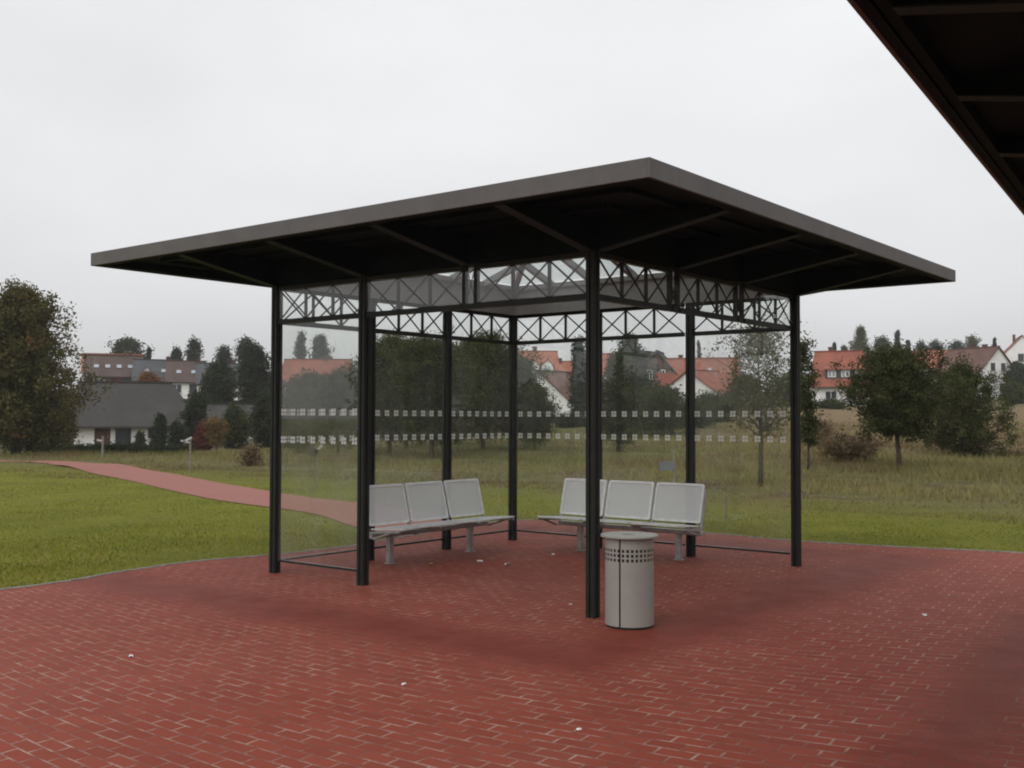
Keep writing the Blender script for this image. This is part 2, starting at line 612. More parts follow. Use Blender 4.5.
def catmull(pts, n=10, closed=False):
    P = [Vector(p) for p in pts]
    out = []
    m = len(P)
    rng = range(m if closed else m - 1)
    for i in rng:
        if closed:
            a, b, c, d = P[i - 1], P[i], P[(i + 1) % m], P[(i + 2) % m]
        else:
            a, b, c, d = P[max(i - 1, 0)], P[i], P[i + 1], P[min(i + 2, m - 1)]
        for k in range(n):
            t = k / n
            out.append(.5 * ((2 * b) + (c - a) * t + (2 * a - 5 * b + 4 * c - d) * t * t + (3 * b - 3 * c + d - a) * t ** 3))
    if not closed:
        out.append(P[-1])
    return out


edge_px = [(0, 590), (123, 571.5), (199, 561), (282, 554), (345, 546.5), (395, 538), (450, 529.5), (495, 522), (545, 520),
           (625, 526), (719, 534), (790, 540.5), (900, 547), (1024, 553)]
edge = [on_flat(*p) for p in edge_px]
loop = [Vector((-30, -25, 0)), Vector((-22, -8, 0)), Vector((-12.5, 2.5, 0)), Vector((-8.2, 7.2, 0))] + edge + \
       [Vector((11, 11.6, 0)), Vector((18, 9.6, 0)), Vector((34, 7, 0)), Vector((36, -25, 0))]
plaza_pts = catmull(loop, 6)
E2A, E2B = on_flat(846, 0, 3.3456), on_flat(1024, 216, 3.3456)      # the eaves of the second shelter
V2 = (E2B - E2A).normalized()
U2 = Vector((V2.y, -V2.x, 0))
YA2 = math.atan2(V2.x, V2.y)
s2_far = E2B + V2 * .55
CENTRE2 = s2_far + U2 * (HALF + OV) - V2 * (HALF + OV)
CENTRE2.z = 0
n = len(plaza_pts)
# fan-free fill: let Blender triangulate the ngon
me = bpy.data.meshes.new('plaza')
me.from_pydata([tuple(p) for p in plaza_pts], [], [tuple(range(n))[::-1]])
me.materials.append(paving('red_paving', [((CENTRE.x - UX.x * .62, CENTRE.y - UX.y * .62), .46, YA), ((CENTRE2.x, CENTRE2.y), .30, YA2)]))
po = bpy.data.objects.new('plaza', me)
COL.objects.link(po)
tag(po, 'plaza of red brick pavers around the shelter', kind='structure')
if me.polygons[0].normal.z < 0:
    me.flip_normals()

# kerb: one row of grey edging stones round the plaza, split into stones by small gaps in the mesh
kb = MB()
acc = []
for i in range(n - 1):
    a, b = plaza_pts[i], plaza_pts[i + 1]
    L = (b - a).length
    m = max(1, round(L / 1.0))
    for k in range(m):
        p, q = a.lerp(b, k / m), a.lerp(b, (k + 1) / m)
        d = (q - p).normalized() * .004
        kb.bar(p + d + Vector((0, 0, -.05)), q - d + Vector((0, 0, -.055)), .05, .125)
ko = kb.build('kerb', M['kerb'], bevel=.008)
tag(ko, 'thin grey concrete edging between the red pavers and the grass', kind='structure')

path_pts = [on_flat(452, 533), on_flat(405, 522), on_flat(354, 509.5), on_flat(250, 496), on_flat(170, 480), on_flat(124, 471.5),
            on_flat(85, 464.5), on_flat(58, 461)]
path_pts.append(path_pts[-1] + Vector((-7, 3.5, 0)))
path_pts.append(path_pts[-1] + Vector((-14, 3.5, 0)))
pc = catmull(path_pts, 14)
PATH_W = 1.9
verts, faces = [], []
for i, p in enumerate(pc):
    d = (pc[min(i + 1, len(pc) - 1)] - pc[max(i - 1, 0)]).normalized()
    nrm = Vector((-d.y, d.x, 0))
    for s_ in (-1, -.5, 0, .5, 1):
        q = p + nrm * (s_ * PATH_W / 2)
        z = max(hz(q.x, q.y), hz(p.x, p.y)) + .014
        verts.append((q.x, q.y, z))
for i in range(len(pc) - 1):
    for k in range(4):
        a = i * 5 + k
        faces.append((a, a + 1, a + 6, a + 5))
me = bpy.data.meshes.new('path')
me.from_pydata(verts, [], faces)
me.materials.append(paving('red_path_paving', (), .4))
pth = bpy.data.objects.new('path', me)
COL.objects.link(pth)
tag(pth, 'red paved footpath crossing the lawn to the left', kind='structure')
PATH = np.array([(p.x, p.y) for p in pc])
PLZ = np.array([(p.x, p.y) for p in plaza_pts])


def in_poly(P, poly):
    x, y = P[:, 0], P[:, 1]
    inside = np.zeros(len(P), bool)
    j = len(poly) - 1
    for i in range(len(poly)):
        xi, yi = poly[i]
        xj, yj = poly[j]
        c = ((yi > y) != (yj > y)) & (x < (xj - xi) * (y - yi) / (yj - yi + 1e-12) + xi)
        inside ^= c
        j = i
    return inside


def near_path(P, r):
    m = np.full(len(P), 1e9)
    for a, b in zip(PATH[:-1], PATH[1:]):
        ab = b - a
        t = np.clip(((P - a) @ ab) / (ab @ ab + 1e-9), 0, 1)
        m = np.minimum(m, np.linalg.norm(P - (a + t[:, None] * ab), axis=1))
    return m < r


def tri_mesh(name, V, per, tint, turn, mat, parent=None, loc=None):
    """V: (N, per, 3) polygons, one tint and one turn value each"""
    N = len(V)
    me = bpy.data.meshes.new(name)
    me.vertices.add(N * per)
    me.vertices.foreach_set('co', np.ascontiguousarray(V, np.float32).reshape(-1))
    me.loops.add(N * per)
    me.loops.foreach_set('vertex_index', np.arange(N * per, dtype=np.int32))
    me.polygons.add(N)
    me.polygons.foreach_set('loop_start', np.arange(0, N * per, per, dtype=np.int32))
    me.update(calc_edges=True)
    for nm, val in (('tint', tint), ('turn', turn)):
        at = me.attributes.new(nm, 'FLOAT', 'FACE')
        at.data.foreach_set('value', np.ascontiguousarray(val, np.float32))
    me.materials.append(mat)
    o = bpy.data.objects.new(name, me)
    COL.objects.link(o)
    if parent is not None:
        o.parent = parent
    if loc is not None:
        o.location = loc
    return o


def blades(P, h, w, lean):
    N = len(P)
    a = RNG.uniform(0, 2 * PI, N)
    side = np.stack([np.cos(a), np.sin(a), np.zeros(N)], -1) * (w / 2)[:, None]
    b = RNG.uniform(0, 2 * PI, N)
    tip = np.stack([np.cos(b) * lean * h, np.sin(b) * lean * h, h], -1)
    return np.stack([P - side, P + side, P + tip], 1)


def value_noise(P, s, seed):
    r = np.random.default_rng(seed)
    out = np.zeros(len(P))
    for k in range(5):
        th = r.uniform(0, 2 * PI)
        f = s * r.uniform(.6, 1.7)
        out += np.sin((P[:, 0] * math.cos(th) + P[:, 1] * math.sin(th)) * f + r.uniform(0, 6))
    return np.clip(.5 + out / 6, 0, 1)


def scatter(N, y0, y1, power=1.6):
    Y = y0 * (y1 / y0) ** (RNG.uniform(0, 1, N) ** 1.0)
    X = Y * RNG.uniform(-.60, .60, N)
    return np.stack([X, Y], -1)


P = scatter(210000, 10.5, 50)
edgev = P[:, 1] + .75 * P[:, 0] + 6 * (value_noise(P, .5, 3) - .5)
ok = (edgev < 27) & ~in_poly(P, PLZ) & ~near_path(P, PATH_W / 2 + .03)
P = P[ok]
h = RNG.uniform(.015, .036, len(P)) * (.7 + .9 * value_noise(P, 1.7, 5))
P3 = np.concatenate([P, height(P[:, 0], P[:, 1])[:, None] - .005], 1)
o = tri_mesh('grass', blades(P3, h, RNG.uniform(.012, .024, len(P)), .5), 3, np.clip(value_noise(P, .8, 8) * .55 + (value_noise(P, 3.1, 9) - .5) * .5 + RNG.uniform(0, .5, len(P)), 0, 1),
             (RNG.uniform(0, 1, len(P)) < .14) * 1.0, M['grass'])
tag(o, 'short yellow green lawn grass around the red plaza', 'grass', kind='stuff')

P = scatter(190000, 13, 75)
edgev = P[:, 1] + .75 * P[:, 0] + 6 * (value_noise(P, .5, 3) - .5)
clump = value_noise(P, 1.1, 11) * .55 + value_noise(P, 3.7, 12) * .45
ok = (edgev > 23) & (RNG.uniform(0, 1, len(P)) < clump * 1.5) & ~in_poly(P, PLZ) & ~near_path(P, PATH_W / 2 + .05)
P, clump = P[ok], clump[ok]
grow = np.clip((P[:, 1] + .75 * P[:, 0] - 23) / 14, .25, 1)
h = RNG.uniform(.08, .34, len(P)) * (.35 + 1.1 * clump) * grow
P3 = np.concatenate([P, height(P[:, 0], P[:, 1])[:, None] - .01], 1)
o = tri_mesh('meadow_grass', blades(P3, h, RNG.uniform(.018, .04, len(P)), .55), 3,
             np.clip(value_noise(P, .35, 21) * .7 + RNG.uniform(-.1, .45, len(P)), 0, 1),
             np.clip((value_noise(P, .45, 22) * .6 + value_noise(P, 1.6, 23) * .4 - .46) * 4 + .7 * np.clip((P[:, 0] / P[:, 1] - .13) / .12, 0, 1) * np.clip((P[:, 1] - 30) / 16, 0, 1), 0, 1)
             * RNG.uniform(.3, 1, len(P)), M['straw'])
tag(o, 'rough brown and green meadow grass behind the shelter', 'grass', kind='stuff')

# ------------------------------------------------------------------ shelter
ZB, ZT, ZE, ZTOP = 2.76, 3.150, 3.3456, 3.4836


def make_shelter(label):
    root = thing('waiting_shelter', label, 'shelter', CENTRE, -YA)
    b, H = BAY, HALF
    posts = [(-H - .05, -H), (-H + b - .05, -H), (H, -H), (H + .03, H), (H - b + .04, H), (-H + b + .045, H), (-H, H), (-H, H - b), (-H, -H + b)]
    for (x, y) in posts:
        m = MB()
        m.span((-.030, -.030, 0.002), (.030, .030, ZT - .003))
        for i in (-1, 1):
            for j in (-1, 1):
                # four angle profiles round a core, leaving a groove down every face
                cx, cy = i * .027, j * .027
                m.span((cx - .0185, cy - .0185, 0.0), (cx + .0185, cy + .0185, ZT - .002))
        m.build('post', M['post'], root, bevel=.004, loc=(x, y, 0))
    # sides: (start, direction, outward normal, bays, which bays have a pane)
    sides = [((-H, -H), (1, 0), (0, -1), [1, 0, 0]), ((H, -H), (0, 1), (1, 0), [0, 0, 0]),
             ((H, H), (-1, 0), (0, 1), [1, 1, 1]), ((-H, H), (0, -1), (-1, 0), [1, 1, 1])]
    for si, (st, d, nrm, panes) in enumerate(sides):
        st, d, nrm = Vector((*st, 0)), Vector((*d, 0)), Vector((*nrm, 0))

        def P(s, z, off=0.0):
            return st + d * s + nrm * off + Vector((0, 0, z))
        for k in range(3):
            sh0 = -.05 if (si == 0 and k < 2) else 0
            sh1 = -.05 if (si == 0 and k < 1) else 0
            g0 = .050 if (k == 0 or panes[k] or (si == 0 and k == 1)) else .092
            g1 = .050 if (k == 2 or panes[k]) else .092
            a, e_ = k * b + g0 + sh0, (k + 1) * b - g1 + sh1
            m = MB()
            m.bar(P(a, ZB), P(e_, ZB), .060, .050)
            m.bar(P(a, ZT - .022), P(e_, ZT - .022), .060, .040)
            tr_ = m.build('lattice_girder', M['post'], root)
            m = MB()
            w = (e_ - a) / 3
            z0, z1 = ZB + .026, ZT - .044
            for c in range(3):
                x0, x1 = a + c * w, a + (c + 1) * w
                m.bar(P(x0 + .014, z0), P(x1 - .014, z1), .010, .016)
                m.bar(P(x0 + .014, z1, .012), P(x1 - .014, z0, .012), .010, .016)
                if c:
                    m.bar(P(x0, z0), P(x0, z1), .026)
            m.build('lattice', M['post'], tr_)
            g = MB()
            g.bar(P(a + .002, (ZB + ZT - .017) / 2, .019), P(e_ - .002, (ZB + ZT - .017) / 2, .019), .008, ZT - ZB - .080)
            g.build('lattice_pane', M['glass_top'], tr_)
            if panes[k]:
                m = MB()
                m.bar(P(a, .140), P(e_, .140), .030, .021)
                rail = m.build('bottom_rail', M['post'], root)
                g = MB()
                g.bar(P(a + .004, (.155 + ZB - .027) / 2), P(e_ - .004, (.155 + ZB - .027) / 2), .010, ZB - .027 - .155)
                damp = (si == 0) or (si == 2 and k == 0) or (si == 3 and k == 2)
                pane = g.build('glass_pane', M['glass_damp'] if damp else M['glass'], root)
                for zz in (1.765, 1.465):
                    qs = [P(a, zz - .042, .0065), P(e_, zz - .042, .0065), P(e_, zz + .042, .0065), P(a, zz + .042, .0065)]
                    me_ = bpy.data.meshes.new('marker_strip')
                    me_.from_pydata([tuple(v_) for v_ in qs], [], [(0, 1, 2, 3)])
                    uv = me_.uv_layers.new(name='UVMap')
                    for lp, c_ in zip(uv.data, ((0, 0), (8, 0), (8, 1), (0, 1))):
                        lp.uv = c_
                    me_.materials.append(M['marker'])
                    so2 = bpy.data.objects.new('marker_strip', me_)
                    COL.objects.link(so2)
                    so2.parent = pane
        # paired uprights at the bay lines that carry no post
        for k in (1, 2):
            x = k * b
            p = P(x, 0)
            if not any(abs(p.x - q[0]) < .09 and abs(p.y - q[1]) < .05 for q in posts):
                m = MB()
                for i in (-1, 1):
                    m.bar(P(x + i * .072, ZB - .025), P(x + i * .072, ZT), .036, .050)
                for i in (-1, 1):
                    m.bar(P(x - .05, ZB + .03, i * .008), P(x + .05, ZT - .05, i * .008), .008) if i > 0 else \
                        m.bar(P(x + .05, ZB + .03, i * .008), P(x - .05, ZT - .05, i * .008), .008)
                m.bar(P(x - .053, ZB), P(x + .053, ZB), .058, .046)
                m.build('paired_upright', M['post'], root)
                g = MB()
                g.bar(P(x - .052, (ZB + ZT + .02) / 2, .019), P(x + .052, (ZB + ZT + .02) / 2, .019), .008, ZT - ZB - .03)
                g.build('narrow_pane', M['glass_top'], root)
        # ring beam above the lattice; its inside face is the pale band seen from within
        m = MB()
        m.bar(P(-.08 if si % 2 == 0 else .081, (ZT + ZTOP) / 2 + .0), P(3 * b + (.08 if si % 2 == 0 else -.081), (ZT + ZTOP) / 2), .150, ZTOP - ZT - .012)
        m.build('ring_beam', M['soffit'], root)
        m = MB()
        m.bar(P(.080, (ZT + ZTOP) / 2 + .004, -.084), P(3 * b - .080, (ZT + ZTOP) / 2 + .004, -.084), .012, ZTOP - ZT + .02)
        m.build('inner_fascia', M['inner'], root)
    # roof deck: a square ring, open over the enclosure
    R = H + OV
    roof = MB()
    z0, z1 = ZTOP - .045, ZTOP - .006
    i0 = H + .079
    roof.span((-R + .02, -R + .02, z0), (R - .02, -i0, z1))
    roof.span((-R + .02, i0, z0), (R - .02, R - .02, z1))
    roof.span((-R + .02, -i0 + .001, z0), (-i0, i0 - .001, z1))
    roof.span((i0, -i0 + .001, z0), (R - .02, i0 - .001, z1))
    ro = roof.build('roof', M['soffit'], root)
    for si, (st, d, nrm) in enumerate([((-R, -R), (1, 0), (0, -1)), ((R, -R), (0, 1), (1, 0)), ((R, R), (-1, 0), (0, 1)), ((-R, R), (0, -1), (-1, 0))]):
        st, d, nrm = Vector((*st, 0)), Vector((*d, 0)), Vector((*nrm, 0))
        m = MB()
        zc_ = (ZE + ZTOP) / 2
        p = st + Vector((0, 0, zc_))
        m.bar(p + d * .0 - nrm * .012, p + d * (2 * R - .024) - nrm * .012, .024, ZTOP - ZE)
        # small drip flange along the lower edge, turned inwards
        q = st - nrm * .050 + Vector((0, 0, ZE + .006))
        m.build('fascia', M['fascia'], ro, bevel=.003)
        m = MB()
        m.bar(q + d * .03, q + d * (2 * R - .054), .050, .010)
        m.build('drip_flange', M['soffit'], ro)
        # edge joist behind the fascia
        m = MB()
        q = st - nrm * .11 + Vector((0, 0, ZE + .045))
        m.bar(q + d * .12, q + d * (2 * R - .12), .05, .075)
        m.build('edge_joist', M['soffit'], ro)
        # tapered brackets from the ring beam out to the eaves
        for k in range(4):
            s = OV + k * BAY
            base = st + d * s
            o1 = base - nrm * .136
            i1 = base - nrm * (OV - .078)
            vs = []
            for w in (-.024, .024):
                vs += [o1 + d * w + Vector((0, 0, ZE + .012)), i1 + d * w + Vector((0, 0, ZT + .004)),
                       i1 + d * w + Vector((0, 0, z0 - .002)), o1 + d * w + Vector((0, 0, z0 - .002))]
            m = MB()
            m.add(vs, [(0, 1, 2, 3), (7, 6, 5, 4), (0, 4, 5, 1), (1, 5, 6, 2), (2, 6, 7, 3), (3, 7, 4, 0)])
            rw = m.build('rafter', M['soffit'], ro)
            m = MB()
            fv = []
            for w in (-.050, .050):
                fv += [o1 + d * w + Vector((0, 0, ZE + .001)), i1 + d * w + Vector((0, 0, ZT - .008)),
                       i1 + d * w + Vector((0, 0, ZT + .003)), o1 + d * w + Vector((0, 0, ZE + .011))]
            m.add(fv, [(0, 1, 2, 3), (7, 6, 5, 4), (0, 4, 5, 1), (1, 5, 6, 2), (2, 6, 7, 3), (3, 7, 4, 0)])
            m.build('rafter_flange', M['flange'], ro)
        # intermediate purlins parallel to the eaves
        m = MB()
        for q_ in (.52, .95):
            pp = st - nrm * q_ + Vector((0, 0, z0 - .022))
            m.bar(pp + d * (q_ + .03), pp + d * (2 * R - q_ - .03), .05, .04)
        m.build('purlin', M['soffit'], ro)
    # glass pyramid over the enclosure
    ZA = 4.22
    zb = ZTOP + .03
    e_ = H - .09
    sk = MB()
    apex = Vector((0, 0, ZA))
    for i in (-1, 1):
        for j in (-1, 1):
            sk.bar(Vector((i * e_, j * e_, zb)), apex, .075, .10)
    for si in range(4):
        rm = Matrix.Rotation(si * PI / 2, 3, 'Z')
        sk.bar(rm @ Vector((-e_ + .04, -e_, zb)), rm @ Vector((e_ - .04, -e_, zb)), .07, .06)
        for q_ in (-2 / 3, -1 / 3, 0, 1 / 3, 2 / 3):
            x = q_ * e_
            tt = 1 - abs(q_)
            top = Vector((x, -e_ * abs(q_), zb + (ZA - zb) * tt))
            if q_ == 0:
                top = Vector((0, -.03, ZA - .01))
            sk.bar(rm @ Vector((x, -e_, zb)), rm @ top, .060, .085)
    so_ = sk.build('skylight', M['bars'], root)
    for si in range(4):
        rm = Matrix.Rotation(si * PI / 2, 3, 'Z')
        g = MB()
        lift = .062
        g.prism([rm @ Vector((-e_, -e_, zb + lift)), rm @ Vector((e_, -e_, zb + lift)), rm @ Vector((0, 0, ZA + lift))], .008)
        g.build('skylight_pane', M['glass_roof'], so_)
    return root


shelter = make_shelter('square dark steel shelter with glass walls and flat overhanging roof, benches inside')
s2 = copy_tree(shelter)
s2.location = CENTRE2
s2.rotation_euler = (0, 0, -YA2)
s2['label'] = 'second dark shelter roof with steel rafters cutting across the upper right corner'
for o_ in (shelter, s2):
    o_['group'] = 'steel waiting shelters'

# ------------------------------------------------------------------ benches
PITCH_S = .70


def rounded_panel(w, h, r=.03, n=5):
    pts = []
    for cx, cy, a0 in ((w / 2 - r, h / 2 - r, 0), (-w / 2 + r, h / 2 - r, PI / 2), (-w / 2 + r, -h / 2 + r, PI), (w / 2 - r, -h / 2 + r, 1.5 * PI)):
        for k in range(n + 1):
            a = a0 + PI / 2 * k / n
            pts.append((cx + r * math.cos(a), cy + r * math.sin(a)))
    return pts


def frame_and_sheet(w, h, mtx, name, root):
    """flat rim round a perforated sheet; the sheet is a sub-part of the rim"""
    out = rounded_panel(w, h)
    inn = rounded_panel(w - .056, h - .056, .018)
    n_ = len(out)
    m = MB()
    vs = []
    for pts in (out, inn):
        for z in (-.008, .008):
            vs += [mtx @ Vector((x, y, z)) for x, y in pts]
    fs_ = []
    for i in range(n_):
        j = (i + 1) % n_
        ob, ot, ib, it = 0, n_, 2 * n_, 3 * n_
        fs_ += [(ob + i, ob + j, ot + j, ot + i), (ib + j, ib + i, it + i, it + j), (ot + i, ot + j, it + j, it + i), (ob + j, ob + i, ib + i, ib + j)]
    m.add(vs, fs_)
    fr = m.build(name, M['seat_steel'], root)
    pts = inn
    me_ = bpy.data.meshes.new('perforated_sheet')
    me_.from_pydata([tuple(mtx @ Vector((x, y, .001))) for x, y in pts] + [tuple(mtx @ Vector((x, y, -.001))) for x, y in pts], [],
                    [tuple(range(n_)), tuple(range(2 * n_ - 1, n_ - 1, -1))])
    uv = me_.uv_layers.new(name='UVMap')
    for lp in me_.loops:
        x, y = pts[lp.vertex_index % n_]
        uv.data[lp.index].uv = (x, y)
    me_.materials.append(M['perf'])
    sh = bpy.data.objects.new('perforated_sheet', me_)
    COL.objects.link(sh)
    sh.parent = fr
    return fr


def make_bench(label):
    root = thing('seat_bench', label, 'bench', (0, 0, 0), 0, 'three seat steel benches inside the shelter')
    for k in (-1, 0, 1):
        x = k * PITCH_S
        mt = Matrix.Translation((x + .02, .235, .440)) @ Matrix.Rotation(math.radians(4), 4, 'X')
        frame_and_sheet(.655, .52, mt, 'seat', root)
        mt = Matrix.Translation((x + .02, -.085, .688)) @ Matrix.Rotation(math.radians(90 + 14), 4, 'X')
        frame_and_sheet(.665, .475, mt, 'backrest', root)
    for k in (-1.5, -.5, .5, 1.5):
        # bent flat bar that carries seat and back at each joint
        x = k * PITCH_S * (1 if abs(k) < 1 else .985) + .02
        m = MB()
        pts = [Vector((x, .46, .422)), Vector((x, .10, .398)), Vector((x, -.035, .385)), Vector((x, -.050, .440)), Vector((x, -.155, .86))]
        for p, q in zip(pts[:-1], pts[1:]):
            m.bar(p, q, .022, .030, up=Vector((1, 0, 0)))
        m.bar(Vector((x, .32, .405)), Vector((x, .04, .318)), .020, .022, up=Vector((1, 0, 0)))
        m.build('bracket', M['beam_steel'], root)
    m = MB()
    m.span((-1.5 * PITCH_S, -.06, .315), (1.5 * PITCH_S, .02, .368))
    m.build('crossbeam', M['beam_steel'], root, bevel=.008)
    for x in (-.72, .72):
        m = MB()
        m.span((x - .034, -.052, .008), (x + .034, .012, .314))
        m.span((x - .050, -.070, 0), (x + .050, .030, .008))
        m.build('leg', M['beam_steel'], root, bevel=.006)
    return root


b1 = make_bench('grey three seat metal bench in front of the left glass wall')
pA, pB = on_flat(390.5, 564), on_flat(471.5, 551.5)
b1.location = (pA + pB) / 2
b1.rotation_euler = (0, 0, -(PI / 2 + YA))
b2 = copy_tree(b1)
pA, pB = on_flat(581, 551.5), on_flat(676, 559.5)
b2.location = (pA + pB) / 2
b2.rotation_euler = (0, 0, PI - YA)
b2['label'] = 'grey three seat metal bench behind the round litter bin'

# ------------------------------------------------------------------ litter bin
bc = on_flat(629.5, 625.7)
bin_ = thing('litter_bin', 'round grey metal litter bin standing beside the front post', 'litter bin', bc, math.radians(0))
RB, HB = .200, .742
N_ = 72
holes_z = [(.543, .567), (.581, .605), (.619, .643)]
zs = [.02]
for a, b_ in holes_z:
    zs += [a, b_]
zs += [HB - .02]
m = MB()
view_a = math.atan2(-bc.y, -bc.x)
# body built as cells; in the three rows every other cell is left open as a square hole; one narrow column is the seam
seam_a = view_a - .40
angs = []
cells = 33
for c in range(cells):
    a0 = 2 * PI * c / cells
    angs.append(a0)
seam_cell = int(round(((seam_a) % (2 * PI)) / (2 * PI) * cells)) % cells
sub = 2
for r_, inward in ((RB, 0), (RB - .006, 1)):
    for zi in range(len(zs) - 1):
        hole_row = zi in (1, 3, 5)
        for c in range(cells):
            if hole_row and c % 1 == 0:
                # half of each cell is open
                parts_ = [(c, c + .42)]
            else:
                parts_ = [(c, c + .42), (c + .42, c + 1)]
            for p0, p1 in parts_:
                a0, a1 = 2 * PI * (p0 / cells) + seam_a, 2 * PI * (p1 / cells) + seam_a
                if p0 == 0 and True:
                    a0 += .036
                if abs(p1 - cells) < .01:
                    a1 -= .036
                q = [(r_ * math.cos(a0), r_ * math.sin(a0), zs[zi]), (r_ * math.cos(a1), r_ * math.sin(a1), zs[zi]),
                     (r_ * math.cos(a1), r_ * math.sin(a1), zs[zi + 1]), (r_ * math.cos(a0), r_ * math.sin(a0), zs[zi + 1])]
                m.add(q, [(0, 1, 2, 3) if not inward else (3, 2, 1, 0)])
m.build('drum', M['bin'], bin_, smooth=False)
m = MB()
m.lathe([(RB - .025, .004), (RB - .025, HB - .03)], 48)
m.lathe([(0.001, .03), (RB - .025, .03)], 48)
m.build('liner', M['black'], bin_)
m = MB()
m.lathe([(0.001, .0), (RB - .012, .0), (RB - .012, .019), (0.001, .019)], 48)
m.build('base', M['black'], bin_)
m = MB()
RL = .238
m.lathe([(.058, HB - .012), (RL - .004, HB - .012), (RL, HB - .008), (RL, HB + .004), (RL - .004, HB + .008), (.062, HB + .008), (.058, HB + .004), (.058, HB - .012)], 64)
m.build('lid', M['bin'], bin_, smooth=False)
m = MB()
m.lathe([(0.001, HB - .05), (.075, HB - .05), (.075, HB - .013)], 40)
m.build('ash_pan', M['black'], bin_)

# ------------------------------------------------------------------ litter on the paving
lit = [(431, 565, .05, 'litter_yellow', 'yellow scrap of wrapper on the paving near the left bench', 'wrapper'),
       (480, 562, .055, 'litter', 'crumpled white scrap of paper below the left bench', 'paper scrap'),
       (507, 565.5, .07, 'litter', 'largest crumpled white paper right of the left bench leg', 'paper scrap'),
       (553, 555, .045, 'litter', 'white paper scrap lying by the right bench leg', 'paper scrap'),
       (404, 685, .028, 'litter', 'tiny pale scrap alone on the dark foreground pavers', 'paper scrap'),
       (131, 657, .035, 'litter', 'tiny white scrap on the pavers at the left', 'paper scrap'),
       (579, 730, .025, 'litter', 'tiny white scrap at the bottom edge of the plaza', 'paper scrap'),
       (925, 616, .04, 'litter', 'tiny white scrap on the pavers at the right', 'paper scrap'),
       (570, 605, .03, 'litter', 'tiny white scrap just left of the front post foot', 'paper scrap')]
for (px, py, s_, mk, lab, cat) in lit:
    p = on_flat(px, py)
    m = MB()
    r = random.Random(int(px))
    g = 4
    pts = [[Vector((i / (g - 1) - .5 + r.uniform(-.08, .08), (j / (g - 1) - .5) * .8 + r.uniform(-.08, .08), r.uniform(.05, .5))) * s_ for i in range(g)] for j in range(g)]
    vs = [q for row in pts for q in row]
    vs += [Vector((q.x, q.y, max(0.001, q.z - .004))) for q in vs]
    fs_ = []
    for j in range(g - 1):
        for i in range(g - 1):
            a = j * g + i
            fs_.append((a, a + 1, a + g + 1, a + g))
            a += g * g
            fs_.append((a + g, a + g + 1, a + 1, a))
    m.add(vs, fs_)
    o = m.build('wrapper_scrap' if cat == 'wrapper' else 'paper_scrap', M[mk], loc=(p.x, p.y, .001))
    o.rotation_euler = (0, 0, r.uniform(0, 6))
    tag(o, lab, cat, None if cat == 'wrapper' else 'scraps of paper on the paving')

# ------------------------------------------------------------------ posts and signs in the grass


def sign_post(name, px, ybase, ytop, lab, cat, board=None, w=.06, tilt=0.0):
    p = on_ground(px, ybase)
    d = math.hypot(p.x, p.y)
    H_ = (ybase - ytop) / F * p.y
    root = thing(name, lab, cat, p)
    m = MB()
    m.bar((0, 0, -.05), (0, 0, H_), w, w)
    m.build('post', M['wood_post'], root, bevel=.006)
    if board:
        for (bw, bh, bx, bz, ang, mat_) in board:
            m = MB()
            mt = Matrix.Rotation(ang, 3, 'Y')
            m.box((bx, -w / 2 - .012, bz * H_), (bw, .02, bh), mt)
            m.build('board', M[mat_], root)
    return root


sign_post('sign_post', 190, 471, 438, 'thin wooden post with slanted pale boards beside the red path', 'sign post',
          [(.30, .07, -.08, .95, -.5, 'board_grey'), (.28, .05, -.16, .89, .25, 'board_grey')], .05)
sign_post('garden_post', 102.5, 458, 436, 'pale post with small board before the grey bungalow', 'sign post',
          [(.22, .08, -.14, .80, .2, 'board_grey')], .08)
sign_post('sign_post', 317, 489, 450, 'post with dark tilted box and pale slat behind left glass pane', 'sign post',
          [(.26, .20, -.10, .95, .4, 'trim_dark'), (.26, .05, .03, 1.02, -.8, 'board_grey')], .04)
sign_post('box_post', 674, 492, 449, 'grey box sign on a slim post behind the right bench', 'sign post',
          [(.36, .20, -.16, .60, -.08, 'sign_grey')], .045)
sign_post('wooden_stake', 726, 520, 496, 'short bare wooden stake in grass behind the right glass wall', 'stake', None, .03)

# ------------------------------------------------------------------ trees


def leaves(C, n_per, sig, size, asp=1.6, droop=0.0):
    n_per, size = int(n_per * 2.1), size * .64
    """leaf quads scattered about the tuft centres C"""
    k = len(C)
    cen = np.repeat(C, n_per, 0)
    N = len(cen)
    sg = np.asarray(sig) if np.ndim(sig) else np.full(3, sig)
    p = cen + RNG.normal(0, 1, (N, 3)) * sg
    n1 = RNG.normal(0, 1, (N, 3))
    n1[:, 2] += droop
    n1 /= np.linalg.norm(n1, axis=1)[:, None]
    n2 = np.cross(n1, RNG.normal(0, 1, (N, 3)))
    n2 /= np.linalg.norm(n2, axis=1)[:, None] + 1e-9
    s_ = size * RNG.uniform(.6, 1.35, N)[:, None]
    a, b = n1 * s_ * asp * .5, n2 * s_ * .5
    V = np.stack([p - a, p + b * .9, p + a, p - b * .9], 1)
    tuft = np.repeat(RNG.uniform(0, 1, k), n_per)
    tint = np.clip(.65 * tuft + .35 * RNG.uniform(0, 1, N), 0, 1)
    turn = np.repeat((RNG.uniform(0, 1, k) ** 3), n_per) * RNG.uniform(.2, 1, N)
    return V, tint, turn


